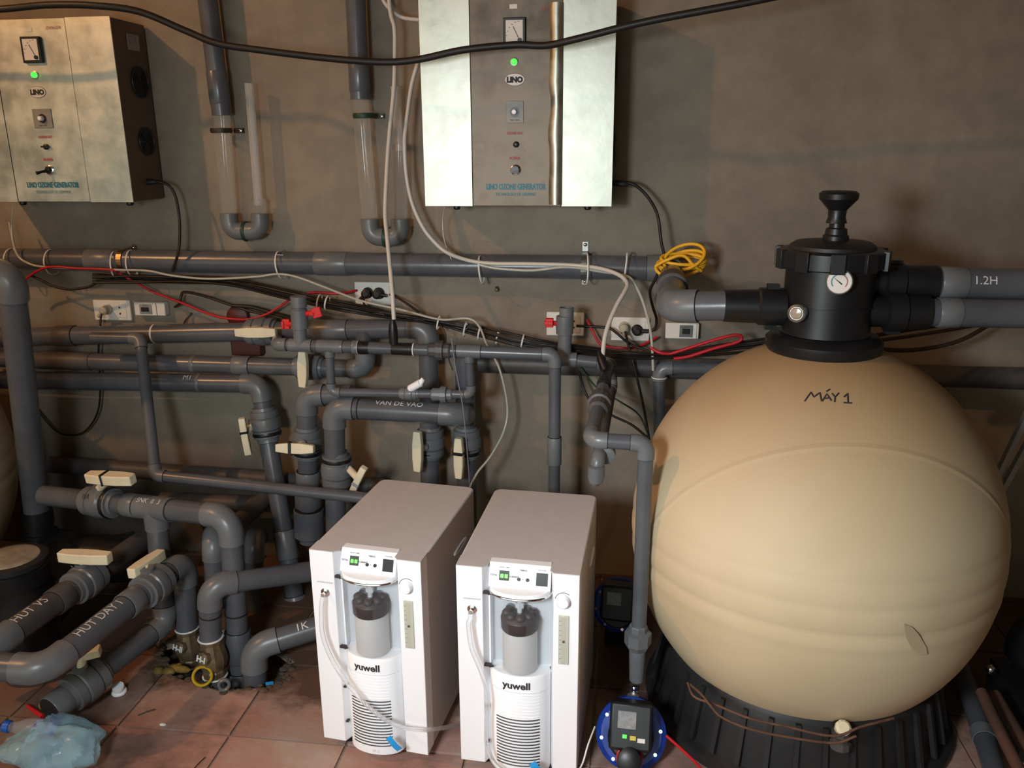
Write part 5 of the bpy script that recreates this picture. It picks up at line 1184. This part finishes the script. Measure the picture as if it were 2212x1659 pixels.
g.build('yellow_rag', mat('dirty_yellow', (.22, .15, .03), .8, var=.5, vscale=30), None, smooth=60, label='dirty yellow rag at the left edge of the floor hole', cat='rag')
def bag():
    c = F(118, 1640, .02); vs, fs = ellv((0, 0, 0), .135, .085, .055, 56, 34); out = []
    for v in vs:
        v = V(v); n = noise.noise(v*18+V((3, 1, 2)))*.022+noise.noise(v*45)*.009; q = v*(1+n/max(v.length, .02)); q.z = max(q.z*(.55 if q.x < -.03 else 1.1), -.04); out.append(c+q+V((0, 0, .04)))
    bg = G().add(out, fs).build('plastic_bag', bagm, None, smooth=25, label='crumpled pale blue plastic bag at the lower left corner', cat='bag')
    A = F(-150, 1660, .02)
    return bg
bag()
B0 = F(8, 1568, .075); Bd = (F(95, 1580, .06)-B0).normalized(); bt = root('water_bottle', (B0.x, B0.y, 0), 'clear water bottle with a blue cap lying by the blue bag', 'bottle')
G().lathe([(.013, .018), (.014, .03), (.026, .055), (.029, .075), (.029, .16), (.027, .17), (.020, .172)], B0, Bd, 24).build('bottle_body', petm, bt)
G().lathe([(.014, 0), (.0155, .002), (.0155, .016), (.013, .018)], B0, Bd, 20).build('cap', mat('blue_cap', (.01, .10, .45), .35), bt)
G().lathe([(.0295, 0), (.0295, .06)], B0+Bd*.085, Bd, 24, closed=False).build('label_band', mat('blue_label', (.05, .16, .5), .4, col2=(.5, .5, .6), vscale=30), bt)
lettering('LAVIE', .016, on_pipe(B0+Bd*.05, B0+Bd*.16, .0295, .5, (0, -.6, 1)), red, bt)
G().tube([F(60, 1525, .01), F(92, 1548, .012)], .006, 8).build('red_stick', redc, None, label='short red stick behind the water bottle', cat='stick')
G().ell(tuple(F(108, 1525, .012)), .034, .016, .016, 14, 8).build('yellow_sponge', mat('sponge', (.45, .27, .06), .9, bump=1, bscale=90), None, label='brown-yellow sponge at the open pipe end', cat='sponge')
for (x0, y0, x1, y1, l) in ((298, 1545, 335, 1532, 'thin dark twig on the tiles at the left'), (420, 1659, 443, 1636, 'thin dark twig on the tiles at the bottom edge')):
    G().tube([F(x0, y0, .003), F((x0+x1)/2, (y0+y1)/2-1, .004), F(x1, y1, .003)], .0014, 6).build('twig', brownm, None, label=l, cat='twig')
g = G(); c = F(352, 1565, .002); g.ell(tuple(c), .010, .006, .003, 8, 5); g.build('white_scrap', ring_w, None, label='white scrap on the tiles near the grout cross', cat='scrap')
G().obox(F(582, 1476, .004), (.010, .004, 0), (-.003, .006, 0), (0, 0, .0008)).build('blue_scrap', bluetape, None, label='tiny blue scrap beside the thick grey floor elbow', cat='scrap', smooth=0)
# hanging lamp behind the camera
LP = root('hanging_lamp', (-3.25, -2.4, 3.38), 'bare warm bulb on a cord high at the left, outside the picture', 'lamp')
G().cyl((-3.25, -2.4, 3.43), (-3.25, -2.4, 3.7), .004, 8).build('cord', blackm, LP)
G().lathe([(.016, 0), (.016, .05), (.01, .06)], (-3.25, -2.4, 3.39), (0, 0, 1), 16).build('lamp_holder', black, LP)
